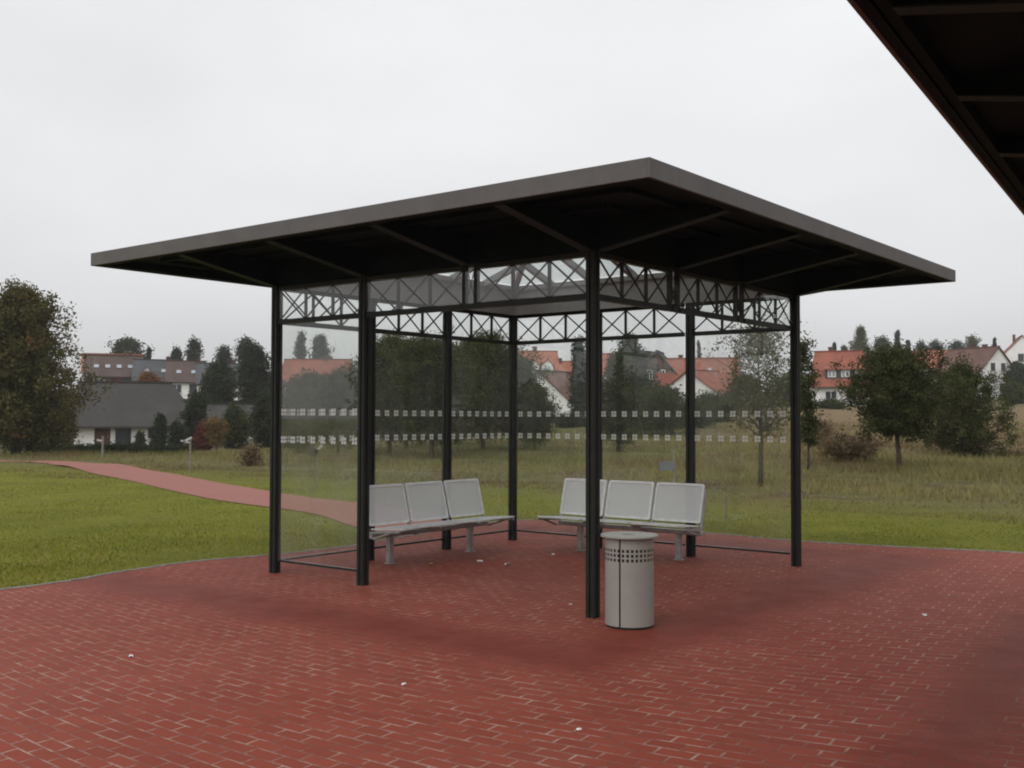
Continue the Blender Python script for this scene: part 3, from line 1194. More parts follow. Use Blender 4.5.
PROFILES = {
    'pine': lambda t: (.80 + .2 * np.sin(t * 3)) * np.sqrt(np.clip(1 - (2 * t - .85) ** 2 / 1.45, 0, 1)),
    'round': lambda t: np.sqrt(np.clip(1 - (2 * t - 1) ** 2, .02, 1)),
    'egg': lambda t: np.clip(1.25 * np.sqrt(np.clip(t + .04, 0, 1)) * np.sqrt(np.clip(1 - t, 0, 1)) * (1.5 - .75 * t), .02, 1),
    'cone': lambda t: np.clip(1 - t, .03, 1) ** .85,
    'column': lambda t: np.clip(np.sqrt(np.clip(1 - t ** 2.2, 0, 1)), .05, 1),
    'bush': lambda t: np.sqrt(np.clip(1 - t ** 2 * .95, .02, 1)),
    'wide': lambda t: np.clip((1 - t) ** .75 * (.75 + .8 * t), .05, 1),
    'sparse': lambda t: np.clip(.4 + .8 * np.sin(PI * np.clip(t * .9 + .05, 0, 1)), .1, 1) * (.75 + .25 * np.sin(13 * t)),
}


def tree(name, lab, cat, loc, H_, R, style='round', mat='oak', bark='bark', trunk_r=None, clear=.15, nb=40, tufts=6, n_per=24,
         leaf=.10, sig=.18, up=.35, lean=(0, 0), group=None, squash=1.0, seed=None, asp=1.6, inner=.25):
    r = random.Random(seed if seed is not None else sum(map(ord, lab)))
    root = thing(name, lab, cat, loc, 0, group)
    prof = PROFILES[style]
    tr_ = trunk_r or max(.04, H_ * .018)
    base = Vector((0, 0, 0))

    def axis(t):
        return Vector((lean[0] * t * H_ + .02 * H_ * math.sin(3.1 * t + r_off), lean[1] * t * H_ + .015 * H_ * math.sin(4.3 * t + 2 * r_off), H_ * t))
    r_off = r.uniform(0, 6)
    wood = MB()
    ts = [0, .12, .3, .5, .7, .86, .97]
    pts = [axis(t) for t in ts]
    pts[0] = Vector((axis(0).x, axis(0).y, -.12))
    wood.tube(pts, [tr_ * q for q in (1.25, 1.0, .85, .62, .4, .22, .08)], 8)
    cents = []
    for i in range(nb):
        t = (i + r.random()) / nb
        # more branches where the crown is wide
        hh = clear + (1 - clear) * t
        rad = float(prof(np.array(t))) * R * r.uniform(.68, 1.12)
        az = i * 2.399963 + r.uniform(-.5, .5)
        a0 = axis(hh * .96)
        rise = up * rad * r.uniform(.3, 1.2)
        e_ = a0 + Vector((math.cos(az) * rad, math.sin(az) * rad * squash, rise))
        e_.z = min(e_.z, H_ * r.uniform(.90, .995))
        mid = a0.lerp(e_, .5) + Vector((0, 0, -.04 * rad))
        wood.tube([a0, mid, e_], [tr_ * .34 * (1 - .6 * hh) + .006, tr_ * .22 * (1 - .6 * hh) + .005, .005], 4, cap=False)
        for k in range(tufts):
            q = inner + (1 - inner) * (k + r.random()) / tufts
            p = a0.lerp(mid, q * 2) if q < .5 else mid.lerp(e_, q * 2 - 1)
            s_ = .16 * (.3 * R + .7 * rad) * (.4 + q)
            cents.append((p.x + r.gauss(0, s_), p.y + r.gauss(0, s_), p.z + r.gauss(0, s_ * .7)))
    top = axis(.985)
    for k in range(3):
        cents.append((top.x + r.gauss(0, .04 * R), top.y + r.gauss(0, .04 * R), H_ * r.uniform(.93, 1.0)))
    C = np.array(cents)
    C[:, 2] = np.maximum(C[:, 2], clear * H_ * .75 + .02)
    V, tint, turn = leaves(C, n_per, sig, leaf, asp)
    V[:, :, 2] = np.maximum(V[:, :, 2], .01)
    tri_mesh('crown', V, 4, tint, turn, M[mat], root)
    wood.build('trunk', M[bark], root, smooth=True)
    return root


def tree_px(name, lab, cat, px, yb, yt, wpx, Y=None, **kw):
    """stand a tree so that it fills px columns wpx wide from yb (foot) up to yt"""
    if Y is None:
        p = on_ground(px, yb)
    else:
        q = at_y(px, 400, Y)
        p = Vector((q.x, Y, hz(q.x, Y)))
    top = at_y(px, yt, p.y).z
    H_ = top - p.z
    R = wpx / 2 / F * p.y
    return tree(name, lab, cat, p, H_, R, **kw)


MID = 'young pines standing in the meadow behind the shelter'
# left: big oak
tree_px('oak_tree', 'large dark oak turning brown at the left edge of the lawn', 'tree', 18, 457, 288, 148, 58, style='egg', mat='oak',
        clear=.06, nb=130, tufts=9, n_per=30, leaf=.17, sig=.24, up=.25, trunk_r=.22, seed=5)
# pines behind the shelter (seen through the panes)
pk = dict(style='pine', mat='pine', bark='pine_bark', leaf=.085, sig=.16, n_per=30, asp=2.4, group=MID)
tree_px('pine_tree', 'pine with paired bare stems right of the second left post', 'tree', 391, 462, 336, 84, 47, clear=.16, nb=76, tufts=6, **pk)
tree_px('pine_tree', 'broad pine behind the middle of the left glass wall', 'tree', 430, 467, 339, 96, 44, clear=.16, nb=84, tufts=6, **pk)
tree_px('pine_tree', 'tall pine behind the second pane of the left wall', 'tree', 485, 458, 336, 100, 49, clear=.14, nb=90, tufts=6, **pk)
tree_px('pine_tree', 'slim pine with pale stem behind the rear corner post', 'tree', 517, 456, 358, 70, 51, clear=.16, nb=60, tufts=6, **pk)
tree_px('pine_tree', 'low round pine before the white gable wall', 'tree', 534, 457, 388, 44, 50, clear=.15, nb=44, tufts=6, **pk)
tree_px('pine_tree', 'dark pine standing behind the first left pane', 'tree', 340, 462, 372, 70, 50, clear=.15, nb=50, tufts=6, **pk)
tree_px('pine_tree', 'low dark pine left of the pines behind the first pane', 'tree', 300, 460, 392, 58, 56, clear=.08, nb=44, tufts=6, **pk)
tree_px('pine_tree', 'rearmost pine filling the gap between the two tall pines', 'tree', 458, 455, 346, 92, 57, clear=.10, nb=80, tufts=6, **pk)
tree_px('pine_tree', 'rear pine showing between the left posts above the bench', 'tree', 408, 456, 348, 80, 56, clear=.10, nb=70, tufts=6, **pk)
# right pair of pines
rk = dict(style='pine', mat='pine', bark='pine_bark', leaf=.060, sig=.10, asp=2.4, group='small pines in the meadow right of the shelter')
tree_px('pine_tree', 'small round pine with bare trunk in the right meadow', 'tree', 899, 470, 350, 106, None, clear=.30, nb=80, tufts=7, n_per=34, trunk_r=.075, seed=12, **rk)
tree_px('pine_tree', 'low spreading pine touching the ground right of the round pine', 'tree', 961, 456, 366, 138, None, clear=.02, nb=84, tufts=7, n_per=32, trunk_r=.07, seed=21, **dict(rk, style='wide'))
# deciduous behind right pane and post
tree_px('birch_tree', 'thin leaning tree with sparse leaves behind the right glass pane', 'tree', 757, 487, 326, 92, None, style='sparse', mat='birch',
        clear=.30, nb=46, tufts=5, n_per=13, leaf=.075, sig=.12, up=.9, lean=(.03, 0), trunk_r=.06, seed=3)
tree_px('young_tree', 'young upright tree with sparse leaves just right of the right post', 'tree', 806, 470, 338, 34, None, style='sparse', mat='bush',
        clear=.2, nb=40, tufts=5, n_per=12, leaf=.08, sig=.07, up=.8, trunk_r=.035, seed=8)
tree_px('young_tree', 'bushy green tree behind the middle pane of the right wall', 'tree', 618, 470, 356, 52, 46, style='egg', mat='bush',
        clear=.12, nb=60, tufts=6, n_per=24, leaf=.10, sig=.18, up=.5, trunk_r=.08, seed=31)
tree_px('spruce_tree', 'spiky spruce beside the front post, before the orange roofs', 'tree', 580, 425, 339, 28, 92, style='cone', mat='spruce',
        clear=.05, nb=60, tufts=5, n_per=18, leaf=.22, sig=.20, up=-.15, seed=13)
tree_px('spruce_tree', 'broad topped spruce above the dark gabled house', 'tree', 631, 425, 336, 52, 96, style='egg', mat='spruce',
        clear=.3, nb=60, tufts=5, n_per=18, leaf=.22, sig=.22, up=-.1, seed=14)
tree_px('round_shrub', 'dense low shrub behind the right bench backs', 'shrub', 655, 455, 396, 74, 62, style='bush', mat='bush',
        clear=.02, nb=60, tufts=6, n_per=22, leaf=.13, sig=.2, seed=15)
tree_px('round_shrub', 'dark shrub below the white gable behind the right pane', 'shrub', 712, 432, 399, 60, 84, style='bush', mat='bush',
        clear=.02, nb=50, tufts=6, n_per=20, leaf=.16, sig=.25, seed=16)
tree_px('round_shrub', 'green shrub between the two right panes', 'shrub', 690, 440, 408, 50, 70, style='bush', mat='pine',
        clear=.02, nb=44, tufts=6, n_per=20, leaf=.14, sig=.22, seed=17)
tree_px('round_shrub', 'shrub rounding over the foot of the white gable house', 'shrub', 572, 440, 419, 36, 80, style='bush', mat='pine_dark',
        clear=.02, nb=40, tufts=5, n_per=20, leaf=.15, sig=.2, seed=18)
tree_px('round_shrub', 'round dark shrub in front of the white red roofed house', 'shrub', 831, 418, 404, 22, 118, style='bush', mat='bush',
        clear=.02, nb=36, tufts=5, n_per=18, leaf=.2, sig=.25, seed=19)
tree_px('dry_shrub', 'low thicket of brown dry stems left of the round pine', 'shrub', 848, 462, 441, 64, None, style='bush', mat='drybush',
        clear=.02, nb=70, tufts=5, n_per=7, leaf=.055, sig=(.16, .16, .10), up=.9, seed=20, asp=5)
tree_px('dry_shrub', 'brown dry bush at the far end of the right meadow', 'shrub', 815, 446, 428, 34, None, style='bush', mat='drybush',
        clear=.02, nb=40, tufts=5, n_per=12, leaf=.06, sig=.2, up=.8, seed=22, asp=5)
# around the bungalow
gk = dict(group='garden trees around the grey bungalow')
tree_px('conifer', 'tall columnar conifer at the right end of the grey bungalow', 'tree', 197, 448, 394, 24, 88, style='column', mat='pine_dark', clear=.02, nb=60, tufts=5, n_per=22, leaf=.2, sig=.2, **gk)
tree_px('conifer', 'pointed conifer in front of the bungalow front wall', 'tree', 160, 448, 416, 19, 86, style='cone', mat='pine_dark', clear=.02, nb=44, tufts=5, n_per=20, leaf=.17, sig=.15, **gk)
tree_px('conifer', 'small round conifer near the bungalow right corner', 'tree', 177, 449, 424, 18, 85, style='egg', mat='pine_dark', clear=.02, nb=36, tufts=5, n_per=20, leaf=.17, sig=.15, **gk)
tree_px('conifer', 'short dark conifer beside the bungalow door', 'tree', 140, 449, 434, 9, 85, style='egg', mat='pine_dark', clear=.02, nb=30, tufts=5, n_per=18, leaf=.15, sig=.13, **gk)
tree_px('red_shrub', 'dark red leaved shrub by the bungalow right end', 'shrub', 205, 452, 424, 18, 82, style='egg', mat='redbush', clear=.03, nb=36, tufts=5, n_per=18, leaf=.16, sig=.16, **gk)
tree_px('golden_tree', 'thin golden leaved small tree beside the red shrub', 'tree', 216, 458, 420, 24, 76, style='round', mat='goldbush', clear=.25, nb=34, tufts=4, n_per=10, leaf=.14, sig=.18, **gk)
tree_px('garden_tree', 'bushy green tree before the low grey garage roof', 'tree', 234, 453, 408, 30, 82, style='egg', mat='bush', clear=.04, nb=56, tufts=6, n_per=20, leaf=.17, sig=.2, **gk)
tree_px('rust_shrub', 'low rust coloured shrub in grass left of left post', 'shrub', 250, 466, 449, 24, None, style='bush', mat='drybush', clear=.03, nb=26, tufts=4, n_per=5, leaf=.06, sig=.15, asp=4, **gk)
tree_px('conifer', 'dark tall conifer hard against the left front post', 'tree', 266, 455, 398, 32, 78, style='egg', mat='pine_dark', clear=.03, nb=56, tufts=6, n_per=22, leaf=.17, sig=.2, **gk)
tree_px('orange_tree', 'small orange autumn tree above the bungalow roof', 'tree', 148, 410, 373, 26, 122, style='round', mat='orangebush', clear=.2, nb=40, tufts=5, n_per=16, leaf=.24, sig=.3, **gk)
tree_px('dark_tree', 'dark bushy tree behind the garage, left one', 'tree', 219, 430, 364, 38, 112, style='round', mat='pine_dark', clear=.05, nb=70, tufts=6, n_per=22, leaf=.26, sig=.3, **gk)
tree_px('dark_tree', 'tall dark tree rising behind the left front post', 'tree', 254, 430, 347, 46, 116, style='egg', mat='pine_dark', clear=.05, nb=80, tufts=7, n_per=24, leaf=.27, sig=.32, **gk)
tree_px('garden_tree', 'brownish tree between the oak and the bungalow', 'tree', 64, 450, 392, 20, 82, style='egg', mat='oak', clear=.05, nb=50, tufts=6, n_per=20, leaf=.17, sig=.22, **gk)
tree_px('dark_tree', 'dark tree filling the space below the terrace behind first pane', 'tree', 312, 440, 378, 76, 90, style='round', mat='pine_dark', clear=.03, nb=80, tufts=6, n_per=22, leaf=.24, sig=.3, **gk)
# skyline
sk_ = dict(group='trees on the skyline behind the village roofs')


def sky_tree(px, yt, w, Y, lab, style='round', mat='spruce', **kw):
    a = dict(clear=.25, nb=44, tufts=5, n_per=16, leaf=.42, sig=.42)
    a.update(sk_)
    a.update(kw)
    rr = w / 2 / F * Y
    a['sig'] = min(.42, (.13 if style == 'cone' else .22) * rr)
    a['leaf'] = min(.40, .30 * rr)
    if a['clear'] == .25:
        a['clear'] = .06
    q = at_y(px, 400, Y)
    base = hz(q.x, Y)
    p = Vector((q.x, Y, base))
    H_ = at_y(px, yt, Y).z - base
    tree('skyline_tree', lab, 'tree', p, H_, w / 2 / F * Y, style=style, mat=mat, **a)


sky_tree(125, 340, 38, 205, 'wide round tree on skyline above the left terrace roofs', mat='pine_dark', clear=.45)
sky_tree(149, 347, 12, 205, 'little pointed tree right of the wide round skyline tree', 'cone', 'pine_dark')
sky_tree(176, 349, 16, 205, 'small dark tree on the ridge of the middle terrace', 'egg', 'pine_dark', clear=.4)
sky_tree(194, 339, 18, 205, 'gappy thin pine on skyline above the terrace', 'sparse', 'pine_dark', nb=22, clear=.5)
sky_tree(225, 347, 18, 205, 'small crooked pine above the right terrace end', 'sparse', 'pine_dark', nb=26, clear=.5)
sky_tree(246, 338, 26, 205, 'tall tufted pine on skyline left of left post', 'sparse', 'pine_dark', nb=34, clear=.4)
sky_tree(301, 333, 24, 190, 'left gappy one of the two tall firs behind the first pane', 'cone', 'spruce', nb=34, clear=.2, tufts=4)
sky_tree(321, 335, 36, 185, 'right fuller one of two tall firs behind first pane', 'cone', 'spruce', nb=56, clear=.1)
sky_tree(862, 327, 24, 250, 'tall loose tree on the right skyline above red roof', 'egg', 'birch', clear=.2)
sky_tree(882, 337, 22, 255, 'mid height round tree right of the loose skyline tree', 'round', 'spruce', clear=.2)
sky_tree(899, 331, 13, 255, 'narrow fir on the right skyline above the round pine', 'cone', 'spruce')
sky_tree(909, 339, 11, 260, 'small fir right of the narrow skyline fir', 'cone', 'spruce')
sky_tree(923, 342, 18, 262, 'low round tree on skyline left of brown roofed house', 'round', 'spruce')
sky_tree(936, 341, 20, 265, 'low wide tree just behind the orange roof ridge', 'round', 'spruce')
sky_tree(957, 341, 24, 265, 'low tree on skyline above the brown tiled roof', 'round', 'spruce')
sky_tree(972, 337, 24, 270, 'pale thin tree above the brown tiled roof', 'sparse', 'birch')
sky_tree(996, 338, 9, 235, 'little fir at the gable peak of the white house', 'cone', 'pine_dark')
sky_tree(834, 342, 9, 230, 'tiny fir above the left end of red roof', 'cone', 'spruce')
sky_tree(844, 346, 10, 230, 'tiny round tree above the middle of red roof', 'round', 'spruce')
sky_tree(699, 341, 9, 215, 'small fir above the long red roof behind right wall', 'cone', 'spruce')
sky_tree(1018, 366, 22, 165, 'dark tree below the white house at the right edge', 'round', 'pine_dark', clear=.05)
sky_tree(870, 372, 24, 160, 'green tree between the red roofed house and round pine', 'round', 'bush', clear=.05)
sky_tree(1014, 386, 18, 140, 'dark bush at the foot of the right white gable', 'round', 'bush', clear=.02)
sky_tree(603, 388, 26, 128, 'green tree hiding the end of the brown roof', 'egg', 'bush', clear=.1)
sky_tree(660, 393, 34, 110, 'dark tree under the gabled house with dormers', 'round', 'pine_dark', clear=.05)
sky_tree(744, 380, 34, 118, 'green tree right of the white gable behind right pane', 'egg', 'bush', clear=.05)
sky_tree(792, 378, 40, 125, 'green tree behind the right front post', 'egg', 'bush', clear=.05)
sky_tree(463, 372, 70, 130, 'wide green tree far behind the pines of the left wall', 'round', 'pine_dark', clear=.05, nb=60)

# unseen woods added left and right of the viewer to darken the pane reflections
def wood(lab, pts, hs, dens, cat='wood'):
    C = []
    for (x0, y0), (x1, y1) in zip(pts[:-1], pts[1:]):
        L = math.hypot(x1 - x0, y1 - y0)
        for _ in range(int(L * dens)):
            t_ = RNG.uniform(0, 1)
            x, y = x0 + (x1 - x0) * t_ + RNG.normal(0, 3), y0 + (y1 - y0) * t_ + RNG.normal(0, 3)
            hh = hs * (.62 + .75 * float(value_noise(np.array([[x, y]]), .16, 41)[0]))
            C.append((x, y, hz(x, y) + hh * math.sqrt(RNG.uniform(.01, 1))))
    V, tint, turn = leaves(np.array(C), 16, .55, .75)
    o = tri_mesh('unseen_wood', V, 4, tint, turn, M['pine_dark'])
    tag(o, lab, cat, kind='stuff')


wood('unseen dark wood added off to the right to darken the pane reflections', [(60, -30), (78, 0), (74, 26), (70, 46)], 10.0, 34)
wood('unseen dark wood added far off to the left to darken the pane reflections', [(-95, -2), (-105, -22), (-98, -50)], 6.0, 22)

# hedge before the bungalow
hp = [at_y(px, 400, 67) for px in (30, 60, 95, 130, 165, 192)]
C = []
for i in range(620):
    t_ = RNG.uniform(0, len(hp) - 1.001)
    k = int(t_)
    p = hp[k].lerp(hp[k + 1], t_ - k)
    C.append((p.x, 67 + RNG.uniform(-.4, .4), hz(p.x, 67) + RNG.uniform(.05, .42)))
V, tint, turn = leaves(np.array(C), 20, .13, .12)
hx = thing('hedge', 'long clipped dark hedge in front of the grey bungalow', 'hedge')
tri_mesh('foliage', V, 4, tint, turn, M['pine_dark'], hx)
m = MB()
for i in range(24):
    t_ = i / 24 * (len(hp) - 1.001)
    k = int(t_)
    p = hp[k].lerp(hp[k + 1], t_ - k)
    m.bar((p.x, 67, hz(p.x, 67) - .1), (p.x, 67, hz(p.x, 67) + .4), .04)
m.build('stem', M['bark'], hx)

# ------------------------------------------------------------------ houses


def house(name, lab, px, Y, w, dp, eave, ridge, yaw=0.0, axis='x', wall='white_wall', roof='roof_red', ov=.45, hips=(0, 0), wins=(), chim=(),
          skyl=(), doors=(), dormers=(), base=None, ridge_y=0.0, group='houses of the village behind the meadow'):
    q = at_y(px, 400, Y)
    z = hz(q.x, Y) if base is None else base
    root = thing(name, lab, 'house', (q.x, Y, z), math.radians(yaw) - math.atan2(q.x, Y), group)
    # local frame: x along the front, -y towards the camera; ridge along x or y
    a, b_ = (w / 2, dp / 2)
    sw = (lambda v: v) if axis == 'x' else (lambda v: Vector((-v[1], v[0], v[2])))
    L, D = (a, b_) if axis == 'x' else (b_, a)
    m = MB()
    g = ridge - .16
    ev = eave
    vs = [(-L, -D, -2), (L, -D, -2), (L, D, -2), (-L, D, -2), (-L, -D, ev), (L, -D, ev), (L, D, ev), (-L, D, ev)]
    fs_ = [(0, 1, 5, 4), (2, 3, 7, 6)]
    if hips[0] == 0:
        vs.append((-L, 0, g))
        fs_.append((3, 0, 4, len(vs) - 1, 7))
    else:
        fs_.append((3, 0, 4, 7))
    if hips[1] == 0:
        vs.append((L, 0, g))
        fs_.append((1, 2, 6, len(vs) - 1, 5))
    else:
        fs_.append((1, 2, 6, 5))
    m.add([sw(Vector(v)) for v in vs], fs_)
    m.build('wall', M[wall], root)
    slope = (ridge - eave) / D
    ez = eave - ov * slope
    x0, x1 = -L - ov * .7, L + ov * .7
    r0, r1 = x0 + hips[0], x1 - hips[1]
    if hips[0]:
        x0 = -L - ov
    if hips[1]:
        x1 = L + ov
    Do = D + ov
    m = MB()
    m.prism([sw(Vector(p)) for p in ((x0, -Do, ez), (x1, -Do, ez), (r1, 0, ridge), (r0, 0, ridge))], .16)
    m.prism([sw(Vector(p)) for p in ((x1, Do, ez), (x0, Do, ez), (r0, 0, ridge), (r1, 0, ridge))], .16)
    if hips[0]:
        m.prism([sw(Vector(p)) for p in ((x0, Do, ez), (x0, -Do, ez), (r0, 0, ridge))], .16)
    if hips[1]:
        m.prism([sw(Vector(p)) for p in ((x1, -Do, ez), (x1, Do, ez), (r1, 0, ridge))], .16)
    m.bar(sw(Vector((r0, 0, ridge + .03))), sw(Vector((r1, 0, ridge + .03))), .28, .14)
    rf = m.build('roof', M[roof], root)
    m = MB()
    for s_ in (-1, 1):
        m.bar(sw(Vector((x0, s_ * (Do + .05), ez - .09))), sw(Vector((x1, s_ * (Do + .05), ez - .09))), .12, .12)
    m.build('gutter', M['trim_dark'], rf)
    for (cx, cy, cw, ch) in chim:
        c = sw(Vector((cx, cy, 0)))
        m = MB()
        zz = ridge - abs(cy) * slope
        m.span((c.x - cw / 2, c.y - cw / 2, zz - .4), (c.x + cw / 2, c.y + cw / 2, ridge + ch))
        m.span((c.x - cw / 2 - .06, c.y - cw / 2 - .06, ridge + ch - .12), (c.x + cw / 2 + .06, c.y + cw / 2 + .06, ridge + ch - .04))
        m.build('chimney', M['roof_brown'], rf)
    for (sx, frac, sw_, sh) in skyl:                           # roof windows on the front slope
        n_ = Vector((0, -slope, 1)).normalized() if False else Vector((0, -(ridge - eave), D)).normalized()
        al = Vector((0, D, ridge - eave)).normalized()
        c = Vector((sx, -D * (1 - frac), eave + (ridge - eave) * frac))
        fr_ = MB()
        fr_.prism([sw(c + Vector((i * sw_ / 2, 0, 0)) + al * (j * sh / 2) + n_ * .07) for i, j in ((-1, -1), (1, -1), (1, 1), (-1, 1))], .12)
        f_ = fr_.build('roof_window', M['trim_dark'], rf)
        pn = MB()
        pn.prism([sw(c + Vector((i * sw_ * .42, 0, 0)) + al * (j * sh * .42) + n_ * .095) for i, j in ((-1, -1), (1, -1), (1, 1), (-1, 1))], .03)
        pn.build('pane', M['skypane'], f_)

    def face(fc, u, z_, off):
        if fc == 'front':
            return Vector((u, -b_ - off, z_))
        if fc == 'right':
            return Vector((a + off, u, z_))
        return Vector((-a - off, -u, z_))

    def rect(mb, fc, u, z_, ww, hh, o0, o1):
        p = face(fc, u - ww / 2, z_, o0)
        q_ = face(fc, u + ww / 2, z_ + hh, o1)
        mb.span((min(p.x, q_.x), min(p.y, q_.y), z_), (max(p.x, q_.x), max(p.y, q_.y), z_ + hh))
    for wn in wins:
        fc, u, z_, ww, hh = wn[:5]
        fm = M[wn[5]] if len(wn) > 5 else M['trim_white']
        t_ = .09
        mb = MB()
        rect(mb, fc, u - ww / 2 + t_ / 2, z_, t_, hh, -.05, .05)
        rect(mb, fc, u + ww / 2 - t_ / 2, z_, t_, hh, -.05, .05)
        rect(mb, fc, u, z_, ww - 2 * t_, t_, -.05, .05)
        rect(mb, fc, u, z_ + hh - t_, ww - 2 * t_, t_, -.05, .05)
        rect(mb, fc, u, z_ + t_, t_ * .7, hh - 2 * t_, -.05, .045)
        f_ = mb.build('window', fm, root)
        pn = MB()
        rect(pn, fc, u, z_ + t_ * .9, ww - 1.8 * t_, hh - 1.8 * t_, -.04, .02)
        pn.build('pane', M['pane'], f_)
        sl_ = MB()
        rect(sl_, fc, u, z_ - .09, ww + .2, .08, -.02, .14)
        sl_.build('sill', M['stone'], f_)
    for dr in doors:
        fc, u, z_, ww, hh, mk = dr
        mb = MB()
        rect(mb, fc, u, z_, ww, hh, -.04, .03)
        d_ = mb.build('door', M[mk], root)
        mb = MB()
        rect(mb, fc, u + ww * .36, z_ + hh * .45, .05, .16, .03, .08)
        mb.build('handle', M['beam_steel'], d_)
    for (dx, frac, dw, dh, kind, rm) in dormers:
        yy = -D * (1 - frac)
        zz = eave + (ridge - eave) * frac
        mb = MB()
        depth = dh / max(slope, .2) + .3
        mb.span((dx - dw / 2, yy, zz - .3), (dx + dw / 2, yy + depth, zz + dh))
        if kind == 'gable':
            mb.add([(dx - dw / 2, yy, zz + dh), (dx + dw / 2, yy, zz + dh), (dx, yy, zz + dh + dw * .5)], [(0, 1, 2)])
        d_ = mb.build('dormer', M['white_wall'] if kind == 'gable' else M['trim_dark'], root)
        mb = MB()
        if kind == 'gable':
            dp2 = (dh + dw * .5) / max(slope, .2) + .4
            for s_ in (-1, 1):
                mb.prism([Vector((dx, yy - .25, zz + dh + dw * .5 + .1)), Vector((dx, yy + dp2, zz + dh + dw * .5 + .1)),
                          Vector((dx + s_ * (dw / 2 + .25), yy + dp2, zz + dh - .15)), Vector((dx + s_ * (dw / 2 + .25), yy - .25, zz + dh - .15))], .12)
        else:
            mb.prism([Vector((dx - dw / 2 - .25, yy - .35, zz + dh)), Vector((dx + dw / 2 + .25, yy - .35, zz + dh)),
                      Vector((dx + dw / 2 + .25, yy + depth + .8, zz + dh + .55)), Vector((dx - dw / 2 - .25, yy + depth + .8, zz + dh + .55))], .14)
        mb.build('dormer_roof', M[rm], d_)
        nw = max(1, int(dw / 1.5))
        for k in range(nw):
            cx = dx + (k + .5 - nw / 2) * dw / nw
            mb = MB()
            mb.span((cx - .5, yy - .06, zz + dh * .15), (cx + .5, yy + .02, zz + dh * .90))
            dwn = mb.build('dormer_window', M['trim_white'], d_)
            for s_ in (-1, 1):
                mb = MB()
                mb.span((cx + s_ * .24 - .17, yy - .075, zz + dh * .23), (cx + s_ * .24 + .17, yy - .061, zz + dh * .82))
                mb.build('dormer_pane', M['skypane'], d_)
    return root


# grey bungalow, left
house('bungalow', 'low white bungalow with large dark slate half hipped roof left of shelter', 131, 98, 10.8, 8.5, 2.5, 5.9, 0, 'x', 'white_wall', 'roof_slate',
      .7, (1.4, 2.3), base=hz(at_y(131, 400, 98).x, 98) + .05,
      wins=[('front', -.6, .3, 1.3, 1.8, 'trim_dark'), ('front', 1.9, .8, 1.1, 1.2), ('front', 3.9, .9, .9, 1.1)],
      doors=[('front', -2.3, .05, 1.3, 2.05, 'roof_brown')], chim=[(-1.2, .3, .5, .5)], skyl=[])
house('garage', 'low grey roofed outbuilding behind the garden trees right of bungalow', 236, 102, 7.0, 6.0, 1.9, 3.9, 0, 'x', 'grey_wall', 'roof_slate', .5, (0, 0),
      doors=[('front', -1.2, .0, 2.4, 1.7, 'grey_wall')], wins=[('front', 1.8, .7, 1.2, .9)], chim=[])
# terrace
terr = [(113, 'roof_dark', 'terraced house with brown roof, leftmost of the terrace row', 7.4, .35, 4),
        (155, 'roof_grey', 'terraced house with grey roof, second in the terrace row', 5.6, -.25, 2),
        (186, 'roof_dark', 'terraced house with mixed brown roof, third in terrace row', 5.0, -.40, 2),
        (220, 'roof_grey', 'terraced house with dark grey roof at the right terrace end', 6.2, -.75, 2)]
for i, (px, rm, lab, w, dz, ns) in enumerate(terr):
    base = 4.2 + dz - 1.35
    sk2 = [((k - (ns - 1) / 2) * (w * .8 / ns), .42, .75, .95) for k in range(ns)]
    house('terraced_house', lab, px, 152, w, 9, 4.4, 7.3, 0, 'x', ['wood_wall', 'cream_wall', 'white_wall', 'white_wall'][i], rm, .35, base=base,
          skyl=sk2, wins=[('front', -w * .25, 2.6, 1.4, 1.3), ('front', w * .2, 2.6, 1.2, 1.3, 'trim_dark'), ('front', 0, .6, 1.5, 1.4)],
          doors=[('front', w * .35, 0, 1.0, 2.0, 'trim_dark')], chim=[(w * .3, .2, .5, .5)], group='row of terraced houses on the left rise')
house('long_house', 'orange roofed long house whose ridge shows above the left terrace', 112, 185, 9.4, 9, 5.4, 8.6, 0, 'x', 'white_wall', 'roof_orange', .4, base=4.05,
      wins=[('front', 0, 2, 1.3, 1.2)], chim=[(2, 0, .5, .6)])
house('long_house', 'orange roofed row house seen through the first left pane', 318, 150, 9.0, 9, 4.5, 8.0, -12, 'x', 'white_wall', 'roof_red', .4, base=1.9,
      wins=[('front', -2, 2, 1.3, 1.2), ('front', 2, 2, 1.3, 1.2)], chim=[(1, 0, .5, .6)])
# behind the glass walls
house('gabled_house', 'white house with long brown roof and tall gable left of front post', 570, 116, 11.4, 12, 2.0, 6.4, -33, 'y', 'white_wall', 'roof_brown', .35, base=.3,
      wins=[('front', .5, 3.6, .7, 1.1, 'trim_dark'), ('front', 3.0, .4, 1.1, 1.2)], chim=[])
house('orange_house', 'orange roofed house with two white gabled dormers behind rear corner post', 525, 165, 9.5, 9, 5.0, 9.0, 4, 'x', 'white_wall', 'roof_orange', .4, base=3.1,
      dormers=[(1.0, .12, 1.7, 1.2, 'gable', 'roof_orange'), (3.1, .12, 1.7, 1.2, 'gable', 'roof_orange')], wins=[('front', 0, 2, 1.3, 1.2)], chim=[(1.5, 0, .6, .7)])
house('red_house', 'pale red roofed house right of the orange dormer house', 565, 172, 6.5, 9, 4.6, 7.9, 10, 'x', 'white_wall', 'roof_orange', .4, base=3.0,
      wins=[('front', 0, 2, 1.3, 1.2)], chim=[(-1.0, 0, .9, .5)])
house('red_house', 'red roofed house in the gap right of the front post', 603, 150, 7.5, 8, 4.6, 7.8, 10, 'x', 'white_wall', 'roof_orange', .4, base=3.0,
      wins=[('front', 0, 2, 1.3, 1.2)], chim=[(-1.0, 0, .6, .5)])
